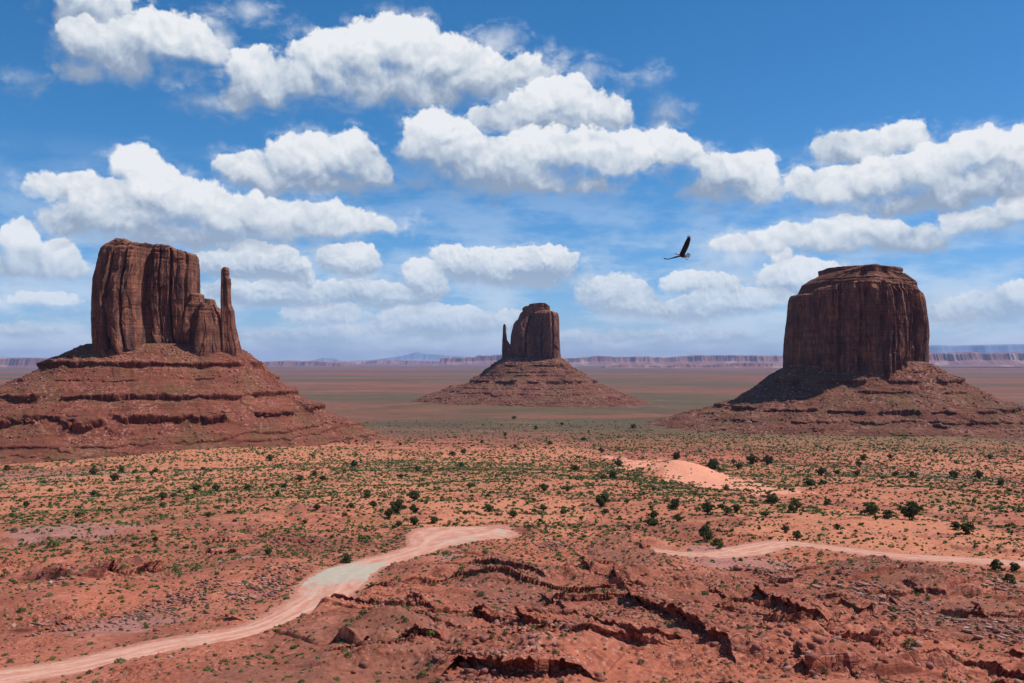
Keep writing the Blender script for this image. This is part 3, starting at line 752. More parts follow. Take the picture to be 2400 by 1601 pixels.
def mat_ground():
    m, g, b = new_mat('desert_floor')
    geo = g.new('ShaderNodeNewGeometry'); pos = geo.outputs['Position']
    nz = g.sep(geo.outputs['True Normal'])[2]
    x, y, z = g.sep(pos)
    dist = g.vmath('LENGTH', g.vec(x, y, 0))
    steep = g.mapr(nz, 0.62, 0.86, 1.0, 0.0)
    red = (0.395, 0.122, 0.070); dark = (0.250, 0.080, 0.050); pale = (0.50, 0.185, 0.120); sandc = (0.50, 0.186, 0.102); clay = (0.36, 0.165, 0.135)
    n1 = g.noise(pos, 0.016, 6, 0.6); n2 = g.noise(pos, 0.11, 6, 0.62); n3 = g.noise(pos, 1.1, 5, 0.68)
    c = g.mix(g.mapr(n1, 0.38, 0.62), dark, red)
    c = g.mix(g.math('MULTIPLY', g.mapr(n2, 0.48, 0.70), 0.75), c, pale)
    sm = g.mapr(g.math('ADD', attr(g, 'sand'), g.math('MULTIPLY_ADD', n2, 0.7, -0.35)), 0.15, 0.62)
    c = g.mix(sm, c, sandc)
    cm = g.mapr(g.math('ADD', attr(g, 'clay'), g.math('MULTIPLY_ADD', n2, 0.9, -0.45)), 0.25, 0.60)
    c = g.mix(g.math('MULTIPLY', cm, 0.85), c, clay)
    bm = g.mapr(g.math('ADD', attr(g, 'brown'), g.math('MULTIPLY_ADD', n2, 0.7, -0.35)), 0.2, 0.7)
    c = g.mix(g.math('MULTIPLY', bm, 0.75), c, (0.225, 0.088, 0.058))
    c = g.mix(g.mapr(attr(g, 'dune'), 0.25, 0.6), c, (0.66, 0.275, 0.170))
    c = g.mix(g.math('MULTIPLY', attr(g, 'dust'), 0.9), c, (0.46, 0.20, 0.135))
    # beds in the steep risers
    bed = g.noise(g.vec(g.math('MULTIPLY', x, 0.03), g.math('MULTIPLY', y, 0.03), g.math('MULTIPLY', z, 1.6)), 1.0, 4, 0.7)
    rockc = g.mix(g.mapr(bed, 0.40, 0.60), (0.25, 0.072, 0.044), (0.42, 0.140, 0.090))
    c = g.mix(g.math('MULTIPLY', steep, 0.9), c, rockc)
    # pale and dark stones strewn where it is rocky
    for scl, lo, colr, am in ((1.3, .80, (0.46, 0.26, 0.20), .8), (2.6, .80, (0.52, 0.33, 0.27), .6), (0.7, .86, (0.16, 0.052, 0.036), .8)):
        vo = g.new('ShaderNodeTexVoronoi', feature='F1'); g.put(vo.inputs['Vector'], pos); vo.inputs['Scale'].default_value = scl
        pk = g.math('MULTIPLY', g.mapr(g.sep(vo.outputs['Color'])[0], lo, lo+.03), g.mapr(vo.outputs['Distance'], 0.42, 0.30))
        rr = g.math('ADD', g.math('MULTIPLY', attr(g, 'rock'), 0.9), g.mapr(g.noise(pos, 0.05, 4, 0.6), 0.50, 0.66, 0.0, 0.55))
        c = g.mix(g.math('MULTIPLY', g.math('MULTIPLY', pk, rr, clamp=True), am), c, colr)
    # cracked slabs where hard rock shows
    cr = g.new('ShaderNodeTexVoronoi', feature='DISTANCE_TO_EDGE'); g.put(cr.inputs['Vector'], g.vmath('ADD', pos, g.vmath('SCALE', g.noise(pos, 0.8, 3, 0.6, col_=True), scale=0.8))); cr.inputs['Scale'].default_value = 0.62
    crm = g.math('MULTIPLY', g.mapr(cr.outputs['Distance'], 0.0, 0.07, 1.0, 0.0), g.mapr(g.math('ADD', attr(g, 'rock'), g.math('MULTIPLY_ADD', n2, 0.6, -0.3)), 0.45, 0.9))
    c = g.mix(g.math('MULTIPLY', crm, 0.55), c, (0.075, 0.026, 0.020))
    # low growth too small to stand alone: grass tufts and annuals
    gr = g.math('ADD', attr(g, 'green'), g.math('MULTIPLY_ADD', g.noise(pos, 0.035, 5, 0.65), 1.2, -0.66))
    tuft = g.mapr(g.noise(pos, 1.4, 3, 0.7), 0.50, 0.60)
    c = g.mix(g.math('MULTIPLY', g.math('MULTIPLY', g.mapr(gr, 0.15, 0.75), tuft), 0.80), c, (0.145, 0.145, 0.045))
    # the far plain: long bands of red earth and pale wash; dark scrub colour also paints cloud shadow
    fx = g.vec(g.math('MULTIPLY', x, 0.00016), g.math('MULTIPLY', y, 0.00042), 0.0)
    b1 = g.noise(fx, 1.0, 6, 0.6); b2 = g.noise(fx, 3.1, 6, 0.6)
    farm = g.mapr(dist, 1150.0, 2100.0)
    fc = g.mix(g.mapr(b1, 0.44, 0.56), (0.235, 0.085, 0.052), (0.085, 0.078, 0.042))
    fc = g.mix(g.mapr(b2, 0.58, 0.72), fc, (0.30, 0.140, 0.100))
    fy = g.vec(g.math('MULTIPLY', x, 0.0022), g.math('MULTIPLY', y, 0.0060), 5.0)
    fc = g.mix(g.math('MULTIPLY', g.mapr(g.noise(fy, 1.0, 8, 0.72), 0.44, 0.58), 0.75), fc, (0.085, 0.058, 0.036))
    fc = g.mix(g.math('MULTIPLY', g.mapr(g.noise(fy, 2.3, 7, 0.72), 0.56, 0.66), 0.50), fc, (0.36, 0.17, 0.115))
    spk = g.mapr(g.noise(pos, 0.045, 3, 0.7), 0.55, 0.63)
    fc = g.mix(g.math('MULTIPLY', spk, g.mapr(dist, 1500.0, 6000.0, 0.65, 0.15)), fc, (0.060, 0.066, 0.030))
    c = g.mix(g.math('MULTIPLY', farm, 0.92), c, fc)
    c = g.vmath('SCALE', c, scale=g.mapr(n3, 0.30, 0.70, 0.66, 1.28, 'LINEAR'))
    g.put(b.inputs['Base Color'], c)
    bp = g.new('ShaderNodeBump'); bp.inputs['Strength'].default_value = 0.85; bp.inputs['Distance'].default_value = 0.38
    h = g.math('ADD', g.noise(pos, 0.9, 7, 0.75), g.math('MULTIPLY', g.noise(pos, 0.12, 3, 0.6), 2.5))
    h = g.math('SUBTRACT', h, g.math('MULTIPLY', crm, 0.5))
    g.put(bp.inputs['Height'], h); g.put(b.inputs['Normal'], bp.outputs[0])
    return m

def build_road(P, w, Z, name, label, gravel=1.0):
    n = len(P)
    T = np.gradient(P, axis=0); T /= np.linalg.norm(T, axis=1)[:, None]; N = np.stack([-T[:, 1], T[:, 0]], 1)
    # finer along
    k = 8; ii = np.linspace(0, n-1, (n-1)*k+1)
    Pf = np.stack([np.interp(ii, np.arange(n), P[:, q]) for q in (0, 1)], 1); Nf = np.stack([np.interp(ii, np.arange(n), N[:, q]) for q in (0, 1)], 1)
    Nf /= np.linalg.norm(Nf, axis=1)[:, None]
    wf = np.interp(ii, np.arange(n), w)
    m = 21; u = np.linspace(-1, 1, m)
    wig = 1+.14*vnoise(ii/9, ii*0, 5)[:, None]+.16*fbm(ii/2.3, ii*0+3, 3, 7)[:, None]*np.sign(u)[None]
    X = Pf[:, :1]+Nf[:, :1]*wf[:, None]*u[None]*wig; Y = Pf[:, 1:]+Nf[:, 1:]*wf[:, None]*u[None]*wig
    zz, _ = height(X, Y, fine=False)
    edge = np.abs(u)[None]**8
    zz = zz + .10 - .16*edge - .04*np.cos(u*9)[None]*(1-edge)
    X3 = np.stack([X, Y, zz+CAM_Z], -1)
    me = mesh_from(name, X3.reshape(-1, 3), grid_faces(m, len(ii)), mat=mat_road(), attrs={'across': np.broadcast_to(u[None], X.shape).copy(), 'along': np.broadcast_to(ii[:, None]/n, X.shape).copy(), 'gravel': np.full(X.shape, gravel)})
    return add_obj(name, me, kind='structure', label=label)
_road_mat = []
def mat_road():
    if _road_mat: return _road_mat[0]
    m, g, b = new_mat('dirt_road'); _road_mat.append(m)
    pos = g.new('ShaderNodeNewGeometry').outputs['Position']
    al = attr(g, 'along'); ac = attr(g, 'across')
    st = g.noise(g.vec(g.math('MULTIPLY', al, 30.0), g.math('MULTIPLY', ac, 4.0), 0.0), 1.0, 6, 0.65)
    n2 = g.noise(pos, 0.5, 5, 0.65)
    c = g.mix(g.mapr(st, 0.35, 0.65), (0.45, 0.190, 0.125), (0.56, 0.30, 0.22))
    rut = g.mapr(g.math('ABSOLUTE', g.math('SUBTRACT', g.math('ABSOLUTE', g.math('ADD', ac, g.math('MULTIPLY_ADD', n2, 0.24, -0.12))), 0.36)), 0.03, 0.16, 1.0, 0.0)
    c = g.mix(g.math('MULTIPLY', rut, 0.45), c, (0.62, 0.37, 0.27))
    c = g.mix(g.math('MULTIPLY', g.mapr(g.noise(pos, 2.2, 5, 0.75), 0.55, 0.66), 0.4), c, (0.30, 0.115, 0.075))
    # grey gravel laid in the bend and in the tracks
    gm = g.math('ADD', g.noise(g.vec(g.math('MULTIPLY', al, 14.0), g.math('MULTIPLY', ac, 1.2), 3.0), 1.0, 4, 0.6), g.math('MULTIPLY', g.mapr(g.math('ABSOLUTE', g.math('SUBTRACT', al, 0.575)), 0.02, 0.095, 0.22, -0.07), 1.0))
    c = g.mix(g.math('MULTIPLY', g.math('MULTIPLY', g.mapr(gm, 0.50, 0.64), attr(g, 'gravel')), 0.85), c, (0.40, 0.36, 0.28))
    c = g.vmath('SCALE', c, scale=g.mapr(n2, 0.2, 0.8, 0.85, 1.12, 'LINEAR'))
    g.put(b.inputs['Base Color'], c)
    bp = g.new('ShaderNodeBump'); bp.inputs['Strength'].default_value = 0.4; bp.inputs['Distance'].default_value = 0.12
    g.put(bp.inputs['Height'], g.noise(pos, 1.6, 5, 0.7)); g.put(b.inputs['Normal'], bp.outputs[0])
    return m

# ------------------------------------------------------------------ haze
def build_haze():
    bm_v = []
    x0, x1, y0, y1, z0, z1 = -62000, 62000, -3000, 98000, CAM_Z-260, CAM_Z+980
    V = [(x, y, z) for z in (z0, z1) for y in (y0, y1) for x in (x0, x1)]
    F = [(0, 2, 3, 1), (4, 5, 7, 6), (0, 1, 5, 4), (2, 6, 7, 3), (0, 4, 6, 2), (1, 3, 7, 5)]
    m = bpy.data.materials.new('desert_air'); m.use_nodes = True; m.node_tree.nodes.clear()
    g = NT(m.node_tree); v = g.new('ShaderNodeVolumePrincipled'); o = g.new('ShaderNodeOutputMaterial')
    v.inputs['Color'].default_value = (0.44, 0.59, 1.0, 1); v.inputs['Density'].default_value = 1.15e-5
    v.inputs['Anisotropy'].default_value = 0.0
    g.l.new(v.outputs[0], o.inputs['Volume'])
    me = mesh_from('haze', V, F, mat=m, smooth=False)
    add_obj('haze', me, kind='stuff', label='thin blue desert air over the whole valley')
# ------------------------------------------------------------------ the three buttes
def west_butte():
    Y0 = 1400.0
    bx = at_depth(370, 800, Y0)[0]
    root = empty('sandstone_butte', (bx, Y0, CAM_Z-100), label='largest butte, with a thin thumb-like spire standing at its right end', cat='butte')
    make_tower('cliff', root, Y0, 42, [(222,850),(219,795),(217,745),(215,700),(218,640),(224,612),(229,585),(234,566),(243,556)], [(480,850),(474,800),(466,770),(463,700),(463,660),(463,610),(461,590),(456,580)],
        [(240,565),(250,556),(272,549),(296,553),(312,562),(330,567),(352,563),(375,565),(398,568),(418,577),(440,583),(458,588)], 850, 11, skew=.52, amp=1.0, n_u=1000, n_v=230, big=1.0, flute=5, chim=((.545,.050,16,0,1.1),(.20,.014,9,.15,1.1),(.36,.011,8,0,1.1),(.80,.012,10,.1,1.1),(.69,.010,6,.3,1.1),(.93,.012,8,.0,1.1),(.12,.03,7,.62,.9)))
    make_tower('side_pillar', root, Y0-40, 16, [(219,850),(218,780),(216,720),(217,690),(222,640),(227,615)], [(262,850),(258,780),(256,720),(252,660),(247,630),(245,618)], [(226,616),(233,612),(241,613),(246,618)], 850, 23, skew=.2, amp=.42, n_u=200, n_v=150)
    make_tower('shoulder', root, Y0+18, 26, [(415,850),(420,760),(430,710),(440,690)], [(520,850),(517,800),(514,760),(510,730),(506,712)], [(440,672),(462,676),(465,690),(471,694),(475,686),(485,687),(489,702),(506,714)], 850, 31, skew=.45, amp=.8, n_u=380, n_v=160, strata_top=.3)
    make_tower('buttress', root, Y0-6, 20, [(452,850),(453,790),(457,740),(460,705)], [(518,850),(516,800),(513,760),(508,735),(505,722)], [(460,704),(466,697),(474,696),(479,703),(488,699),(497,706),(505,722)], 850, 37, skew=.45, amp=.72, n_u=260, n_v=140)
    make_tower('spire', root, Y0+6, 14, [(510,850),(508,760),(508,720),(507,690),(508,650),(508,622)], [(556,850),(553,800),(546,770),(541,745),(539,715),(533,700),(530,660),(532,642),(528,636),(528,622)], [(508,617),(514,614),(523,614),(528,620)], 850, 43, skew=.4, amp=.40, n_u=220, n_v=230, strata_top=.12)
    cx, cy_ = at_depth(372, 800, Y0)[0], Y0+10
    zf = Zp(797, Y0-48)
    left = [(-20, zf+8), (0, zf-2), (14, zf-10), (38, zf-25), (60, zf-40), (133, zf-76), (170, zf-97), (230, zf-122), (330, zf-150)]
    front = [(-20, zf+8), (0, zf), (20, zf-13), (45, zf-28), (107, zf-67), (160, zf-91), (185, zf-103), (270, zf-122), (330, zf-140)]
    right = [(-20, zf+5), (0, zf-8), (28, zf-25), (60, zf-50), (111, zf-78), (140, zf-93), (205, zf-112), (280, zf-128), (330, zf-140)]
    left = [(a*(.88 if a > 0 else 1), b) for a, b in left]; right = [(a*(.74 if a > 0 else 1), b) for a, b in right]
    B = [(zf-24, 8, 101, -.20), (zf-44, 3.5, 102, .05), (zf-66, 7, 103, -.22), (zf-88, 11, 104, -.16), (zf-104, 3.5, 105, -.3), (zf-109, 3.0, 106, -.3), (zf-117, 3.5, 107, -.3), (zf-9, 3, 108, .0)]
    t, arr = make_talus('talus_slope', root, cx, cy_, at_depth(553, 800, Y0)[0]-cx, 50, {-90: front, 0: right, 90: right, 180: left}, B, 200, skew=.26, th_rng=(math.radians(-200), math.radians(50)), n_t=1500, n_d=500, warp=8.0)
    return arr
def east_butte():
    Y0 = 3400.0
    bx = at_depth(1220, 820, Y0)[0]
    root = empty('sandstone_butte', (bx, Y0, CAM_Z-120), label='farthest and smallest butte, dark, with a short thumb spire at its left side', cat='butte')
    make_tower('cliff', root, Y0, 70, [(1176,860),(1173,800),(1175,770),(1180,745),(1186,735),(1192,720),(1198,716)], [(1289,860),(1286,810),(1284,770),(1282,730),(1279,717)],
        [(1186,736),(1191,722),(1198,717),(1215,714),(1240,714),(1262,715),(1279,718)], 870, 61, skew=-.30, amp=1.25, n_u=520, n_v=120, dome=6, flute=3, chim=((.30,.02,12,0,1.1),(.62,.015,10,0,1.1),(.84,.02,14,0,1.1)))
    make_tower('summit_block', root, Y0, 40, [(1200,740),(1199,712)], [(1263,740),(1262,714)], [(1200,708),(1206,704),(1214,703),(1216,699),(1232,697),(1252,696),(1257,699),(1262,704)], 725, 63, amp=.6, n_u=260, n_v=40, strata_top=.9)
    make_tower('spire', root, Y0+5, 14, [(1151,870),(1152,800),(1154,770),(1155,750)], [(1188,870),(1176,800),(1168,786),(1164,780),(1162,760),(1162,748)], [(1156,747),(1158,744),(1161,744),(1163,748)], 870, 67, skew=-.2, amp=.5, n_u=180, n_v=130)
    cx, cy_ = at_depth(1220, 820, Y0)[0], Y0
    zf = Zp(826, Y0-80); s = Y0/2286
    front = [(-30, zf+16), (0, zf), (30, zf-18), (90, zf-56), (130, zf-74), (170, zf-88), (260, zf-108), (420, zf-128)]
    left = [(-30, zf+18), (0, zf+4), (36*s, zf-20*s), (48*s, zf-34*s), (85*s, zf-56*s), (150*s, zf-74*s), (230*s, zf-84*s), (330*s, zf-92*s)]
    right = [(-30, zf+18), (0, zf+6), (25*s, zf-16*s), (60*s, zf-40*s), (95*s, zf-60*s), (140*s, zf-78*s), (200*s, zf-88*s), (330*s, zf-98*s)]
    B = [(zf-20, 7, 301, -.02), (zf-42, 5, 302, .0), (zf-52, 4, 303, .0), (zf-72, 9, 304, -.10), (zf-92, 3.5, 305, -.25), (zf-104, 3.5, 306, -.25), (zf-114, 3.5, 307, -.25), (zf-120, 3.5, 308, -.2)]
    t, arr = make_talus('talus_slope', root, cx, cy_, 68*s, 84, {-90: front, 0: right, 90: right, 180: left}, B, 320, skew=-.2, th_rng=(math.radians(-200), math.radians(20)), n_t=900, n_d=360, warp=12.0, rub=1.5, mat=M_TALUS_FAR)
    return arr
def right_butte():
    Y0 = 2020.0
    bx = at_depth(1968, 840, Y0)[0]
    root = empty('sandstone_butte', (bx, Y0, CAM_Z-110), label='broad block-shaped butte with a flat cap rock and fluted walls, without any spire', cat='butte')
    make_tower('cliff', root, Y0, 95, [(1812,890),(1811,835),(1813,770),(1816,720),(1818,688),(1820,678)], [(2144,890),(2143,830),(2144,770),(2139,720),(2132,690),(2128,676),(2118,668)],
        [(1813,678),(1836,677),(1842,668),(1870,662),(1930,655),(2000,655),(2060,658),(2100,664),(2122,676)], 890, 81, skew=-.06, amp=1.15, n_u=1000, n_v=200, big=1.0, dome=4, strata_top=.10, flute=13, sq=.72, vee=.72, vt=.40, chim=((.50,.012,10,0,1.1),(.60,.022,12,0,.95),(.70,.010,9,.1,1.1),(.79,.018,13,0,.96),(.90,.010,8,0,1.1),(.22,.010,7,0,1.1),(.33,.014,8,.2,1.1),(.10,.010,6,0,1.1)))
    make_tower("ledge_tier", root, Y0, 80, [(1830,700),(1843,671),(1850,654),(1868,641),(1885,633)], [(2120,700),(2112,675),(2108,660),(2106,648),(2090,638),(2076,631)],
        [(1884,632),(1905,629),(1930,624),(1955,618),(1980,615),(2005,617),(2030,622),(2055,628),(2077,631)], 705, 83, vee=.66, vt=.42, amp=.85, n_u=620, n_v=90, strata_top=2.0, dome=3, mat=M_TALUS_FAR)
    make_tower("cap_rock", root, Y0+18, 42, [(1893,650),(1886,634),(1884,622)], [(2066,650),(2072,634),(2075,622)], [(1884,622),(1890,618),(1930,615),(1985,613),(2030,615),(2068,617),(2075,621)], 640, 85, vee=.35, vt=.42, amp=.55, n_u=420, n_v=36, strata_top=2.0, dome=1)
    cx, cy_ = at_depth(1968, 840, Y0)[0], Y0
    zf = Zp(838, Y0-100); s = Y0/2286
    front = [(-30, zf+18), (0, zf), (30, zf-17), (70, zf-42), (110, zf-62), (150, zf-82), (210, zf-100), (300, zf-112), (420, zf-128)]
    left = [(-30, zf+14), (0, zf-6), (40*s, zf-34*s), (75*s, zf-62*s), (110*s, zf-82*s), (160*s, zf-100*s), (230*s, zf-112*s), (380*s, zf-128*s)]
    right = [(-30, zf+14), (0, zf-2), (50*s, zf-30*s), (90*s, zf-58*s), (130*s, zf-80*s), (165*s, zf-96*s), (230*s, zf-108*s), (380*s, zf-128*s)]
    B = [(zf-14, 3, 401, -.0), (zf-32, 8, 402, .02), (zf-50, 4, 403, .05), (zf-84, 7, 404, -.12), (zf-97, 4.5, 405, .0), (zf-106, 4, 406, .05)]
    t, arr = make_talus('talus_slope', root, cx, cy_, 163*s, 100, {-90: front, 0: right, 90: right, 180: left}, B, 420, skew=-.05, th_rng=(math.radians(-200), math.radians(20)), n_t=1300, n_d=440, warp=11.0, rub=1.1, mat=M_TALUS_FAR)
    return arr

# ------------------------------------------------------------------ far mesas and mountains
def far_ridge(name, label, cat, Y0, pts, foot, seed, depth, mat, rough=1.0, cliff=.45, butt=900., n=700):
    """a long escarpment: skyline (px, py) at distance Y0, foot at pixel row `foot`"""
    P = np.array([at_depth(a, b, Y0) for a, b in pts]); zf = Zp(foot, Y0)-40
    xs = np.linspace(P[0, 0], P[-1, 0], n); H = np.interp(xs, P[:, 0], P[:, 1])-zf
    ends = sstep(0, .02, (xs-xs[0])/(xs[-1]-xs[0]))*sstep(1, .98, (xs-xs[0])/(xs[-1]-xs[0]))
    H = H*ends*(1+.07*rough*vnoise(xs/(butt*3.1), xs*0+2, seed+2))*(1+.05*rough*fbm(xs/(butt*.4), xs*0, 4, seed+1))
    m = 60; v = np.linspace(0, 1, m)[:, None]
    # section: talus rises to the cliff, cliff to the rim, flat top, back slope
    key = np.array([0, .30, .52, .60, .64, .68, .95, 1.0]); yk = np.array([-1.0, -.55, -.22, -.16, -.13, -.08, .85, 1.0]); hk = np.array([0, .14, .50-.1*cliff, 1-.55*cliff, 1-.06, 1.0, .99, 0.])
    yy = np.interp(v, key, yk); hh = np.interp(v, key, hk)
    spur = .5*ridged(xs/butt, xs*0+.3, 4, seed+5)+.5*(fbm(xs/(butt*2.7), xs*0+1.3, 4, seed+6)+.5)
    Yw = Y0 + yy*depth + (spur[None]-.5)*-depth*.55*sstep(.0, .5, v)*sstep(.9, .7, v)
    Z = zf + hh*H[None] + fbm(np.broadcast_to(xs[None]/(butt*.3), (m, n)), Yw/(butt*.3), 4, seed+9)*H.mean()*.06*rough*sstep(0, .2, v)*sstep(.97, .9, v)
    V = np.stack([np.broadcast_to(xs[None], (m, n)), Yw, Z], -1)
    me = mesh_from(name, V.reshape(-1, 3), grid_faces(n, m), mat=mat)
    return add_obj(name, me, label=label, cat=cat)
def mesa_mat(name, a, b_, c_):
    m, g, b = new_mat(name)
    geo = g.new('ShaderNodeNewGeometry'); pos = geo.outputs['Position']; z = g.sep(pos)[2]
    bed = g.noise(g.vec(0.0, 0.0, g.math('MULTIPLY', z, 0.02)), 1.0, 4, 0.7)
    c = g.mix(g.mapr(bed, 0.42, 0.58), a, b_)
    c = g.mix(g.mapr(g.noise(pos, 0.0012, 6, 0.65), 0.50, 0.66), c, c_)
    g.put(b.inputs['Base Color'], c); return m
def build_far():
    mm = mesa_mat('far_red_rock', (0.20, 0.085, 0.070), (0.26, 0.125, 0.095), (0.38, 0.24, 0.19))
    mb = mesa_mat('far_mountain_haze_tint', (0.22, 0.26, 0.34), (0.26, 0.29, 0.36), (0.28, 0.31, 0.38))  # pale blue of distant haze painted into the base colour, besides the air volume
    far_ridge('mesa', 'long flat purple mesa at the left edge, behind the largest butte', 'mesa', 33600, [(-400,828),(-60,822),(40,821),(90,820),(130,822),(190,826),(330,829),(380,834)], 852, 501, 1500, mm, butt=1400)
    far_ridge('mesa', 'low purple mesa with small knobs on its rim, just right of the thumb spire', 'mesa', 36800, [(480,834),(585,832),(640,829),(665,828),(680,830),(700,829),(716,828),(750,831),(800,835)], 846, 502, 1500, mm, butt=900)
    far_ridge('mesa', 'pale cream banded mesa between the largest and the farthest butte', 'mesa', 48000, [(740,832),(800,829),(870,827),(950,828),(1050,829),(1150,829),(1260,833)], 841, 503, 3500, mm, butt=1500)
    far_ridge('mesa', 'toothed blue ridge with an orange-lit end, left of the farthest butte', 'mesa', 40000, [(1008,833),(1011,822),(1030,820),(1034,823),(1040,819),(1062,821),(1075,819),(1082,821),(1100,817),(1125,818),(1150,816),(1250,822)], 836, 504, 900, mm, butt=500, rough=2.0)
    far_ridge('mesa', 'long banded blue and salmon mesa between the farthest butte and the block-shaped one', 'mesa', 38400, [(1250,824),(1320,822),(1345,821),(1372,818),(1400,820),(1440,820),(1480,818),(1530,821),(1600,816),(1660,815),(1740,816),(1860,817),(2000,820)], 838, 505, 1500, mm, butt=800, rough=1.3)
    far_ridge('mesa', 'short low purple scarp in front of the long banded mesa', 'mesa', 27200, [(1380,842),(1430,836),(1480,838),(1530,840),(1560,835),(1620,838),(1680,834),(1720,833),(1820,836),(1900,838)], 844, 506, 700, mm, butt=500, rough=1.4)
    far_ridge('mesa', 'blue scalloped mesa at the right edge, beyond the block-shaped butte', 'mesa', 30400, [(2080,813),(2150,810),(2190,812),(2220,809),(2260,811),(2320,810),(2400,809),(2600,812)], 838, 507, 1300, mm, butt=700, rough=1.2)
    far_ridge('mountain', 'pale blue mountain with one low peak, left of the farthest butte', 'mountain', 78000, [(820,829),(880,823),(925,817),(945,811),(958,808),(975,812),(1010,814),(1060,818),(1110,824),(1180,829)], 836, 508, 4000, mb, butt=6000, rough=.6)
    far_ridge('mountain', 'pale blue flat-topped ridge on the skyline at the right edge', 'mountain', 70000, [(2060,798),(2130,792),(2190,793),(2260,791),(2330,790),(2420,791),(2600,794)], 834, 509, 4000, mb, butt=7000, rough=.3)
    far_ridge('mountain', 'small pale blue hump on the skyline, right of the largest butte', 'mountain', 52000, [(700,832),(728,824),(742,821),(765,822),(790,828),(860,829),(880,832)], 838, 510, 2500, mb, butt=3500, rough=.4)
# ------------------------------------------------------------------ plants and stones
rng = np.random.default_rng(7)
def leaf_mat(name, stops, rough=0.85):
    m, g, b = new_mat(name)
    t = attr(g, 'tint'); oi = g.new('ShaderNodeObjectInfo').outputs['Random']
    nd = g.new('ShaderNodeValToRGB'); cr = nd.color_ramp
    while len(cr.elements) < len(stops): cr.elements.new(.5)
    for e, (p, c) in zip(cr.elements, stops): e.position = p; e.color = (*c, 1)
    g.put(nd.inputs[0], t)
    c = g.vmath('SCALE', nd.outputs[0], scale=g.math('MULTIPLY_ADD', oi, 0.30, 0.70))
    g.put(b.inputs['Base Color'], c); b.inputs['Roughness'].default_value = rough
    return m
M_SHRUB = leaf_mat('scrub_leaves', [(0.0, (0.060, 0.080, 0.030)), (0.25, (0.095, 0.140, 0.040)), (0.5, (0.135, 0.205, 0.050)), (0.75, (0.190, 0.200, 0.105)), (1.0, (0.34, 0.28, 0.13))])
M_JUNIPER = leaf_mat('juniper_needles', [(0.0, (0.050, 0.066, 0.024)), (0.5, (0.088, 0.112, 0.038)), (1.0, (0.145, 0.150, 0.065))])
M_BARK, _g, _b = new_mat('juniper_bark')
_g.put(_b.inputs['Base Color'], _g.mix(_g.noise(_g.new('ShaderNodeNewGeometry').outputs['Position'], 6.0, 4, .6), (0.10, 0.065, 0.045), (0.20, 0.14, 0.10)))
M_STONE, _g, _b = new_mat('loose_sandstone')
_p = _g.new('ShaderNodeNewGeometry').outputs['Position']
_c = _g.mix(attr(_g, 'tint'), (0.20, 0.062, 0.042), (0.50, 0.30, 0.24))
_c = _g.mix(_g.math('MULTIPLY', _g.new('ShaderNodeObjectInfo').outputs['Random'], 0.25), _c, (0.36, 0.125, 0.085))
_g.put(_b.inputs['Base Color'], _g.vmath('SCALE', _c, scale=_g.mapr(_g.noise(_p, 1.5, 5, .65), .25, .75, .75, 1.2, 'LINEAR')))
_bp = _g.new('ShaderNodeBump'); _bp.inputs['Strength'].default_value = .6; _bp.inputs['Distance'].default_value = .15
_g.put(_bp.inputs['Height'], _g.noise(_p, 2.5, 5, .7)); _g.put(_b.inputs['Normal'], _bp.outputs[0])

def leaf_blob(n, rx, ry, rz, size, r_):
    """n small leaf-sized triangles over a dome"""
    u = r_.normal(size=(n, 3)); u /= np.linalg.norm(u, axis=1)[:, None]
    rad = r_.uniform(.45, 1, n)**.6
    c = u*rad[:, None]*np.array([rx, ry, rz]); c[:, 2] = np.abs(c[:, 2])*.95+.03*rz
    n1 = u*.8+r_.normal(size=(n, 3))*.45; n1 /= np.linalg.norm(n1, axis=1)[:, None]
    t = np.cross(n1, r_.normal(size=(n, 3))); t /= np.linalg.norm(t, axis=1)[:, None]; b = np.cross(n1, t)
    s = size*r_.uniform(.6, 1.4, (n, 1))
    V = np.stack([c-t*s*.6-b*s*.35, c+t*s*.6-b*s*.35, c+b*s*.75], 1)
    return V.reshape(-1, 3)
def merge_scatter(protos, ptint, P, S, Rz, which, tint, squash=None, tilt=None):
    """repeat prototype triangle clouds at many points as one mesh"""
    Vs, Ts = [], []
    for k, pv in enumerate(protos):
        m = np.where(which == k)[0]
        if not len(m): continue
        c, s = np.cos(Rz[m])[:, None], np.sin(Rz[m])[:, None]
        x = (pv[None, :, 0]*c-pv[None, :, 1]*s)*S[m][:, None]; y = (pv[None, :, 0]*s+pv[None, :, 1]*c)*S[m][:, None]
        z = np.broadcast_to(pv[None, :, 2], x.shape)*S[m][:, None]*(1 if squash is None else squash[m][:, None])
        Vs.append(np.stack([x+P[m, :1], y+P[m, 1:2], z+P[m, 2:3]], -1).reshape(-1, 3))
        Ts.append((tint[m][:, None]+ptint[k][None]*.35).ravel())
    V = np.concatenate(Vs); T = np.concatenate(Ts)
    return V, T

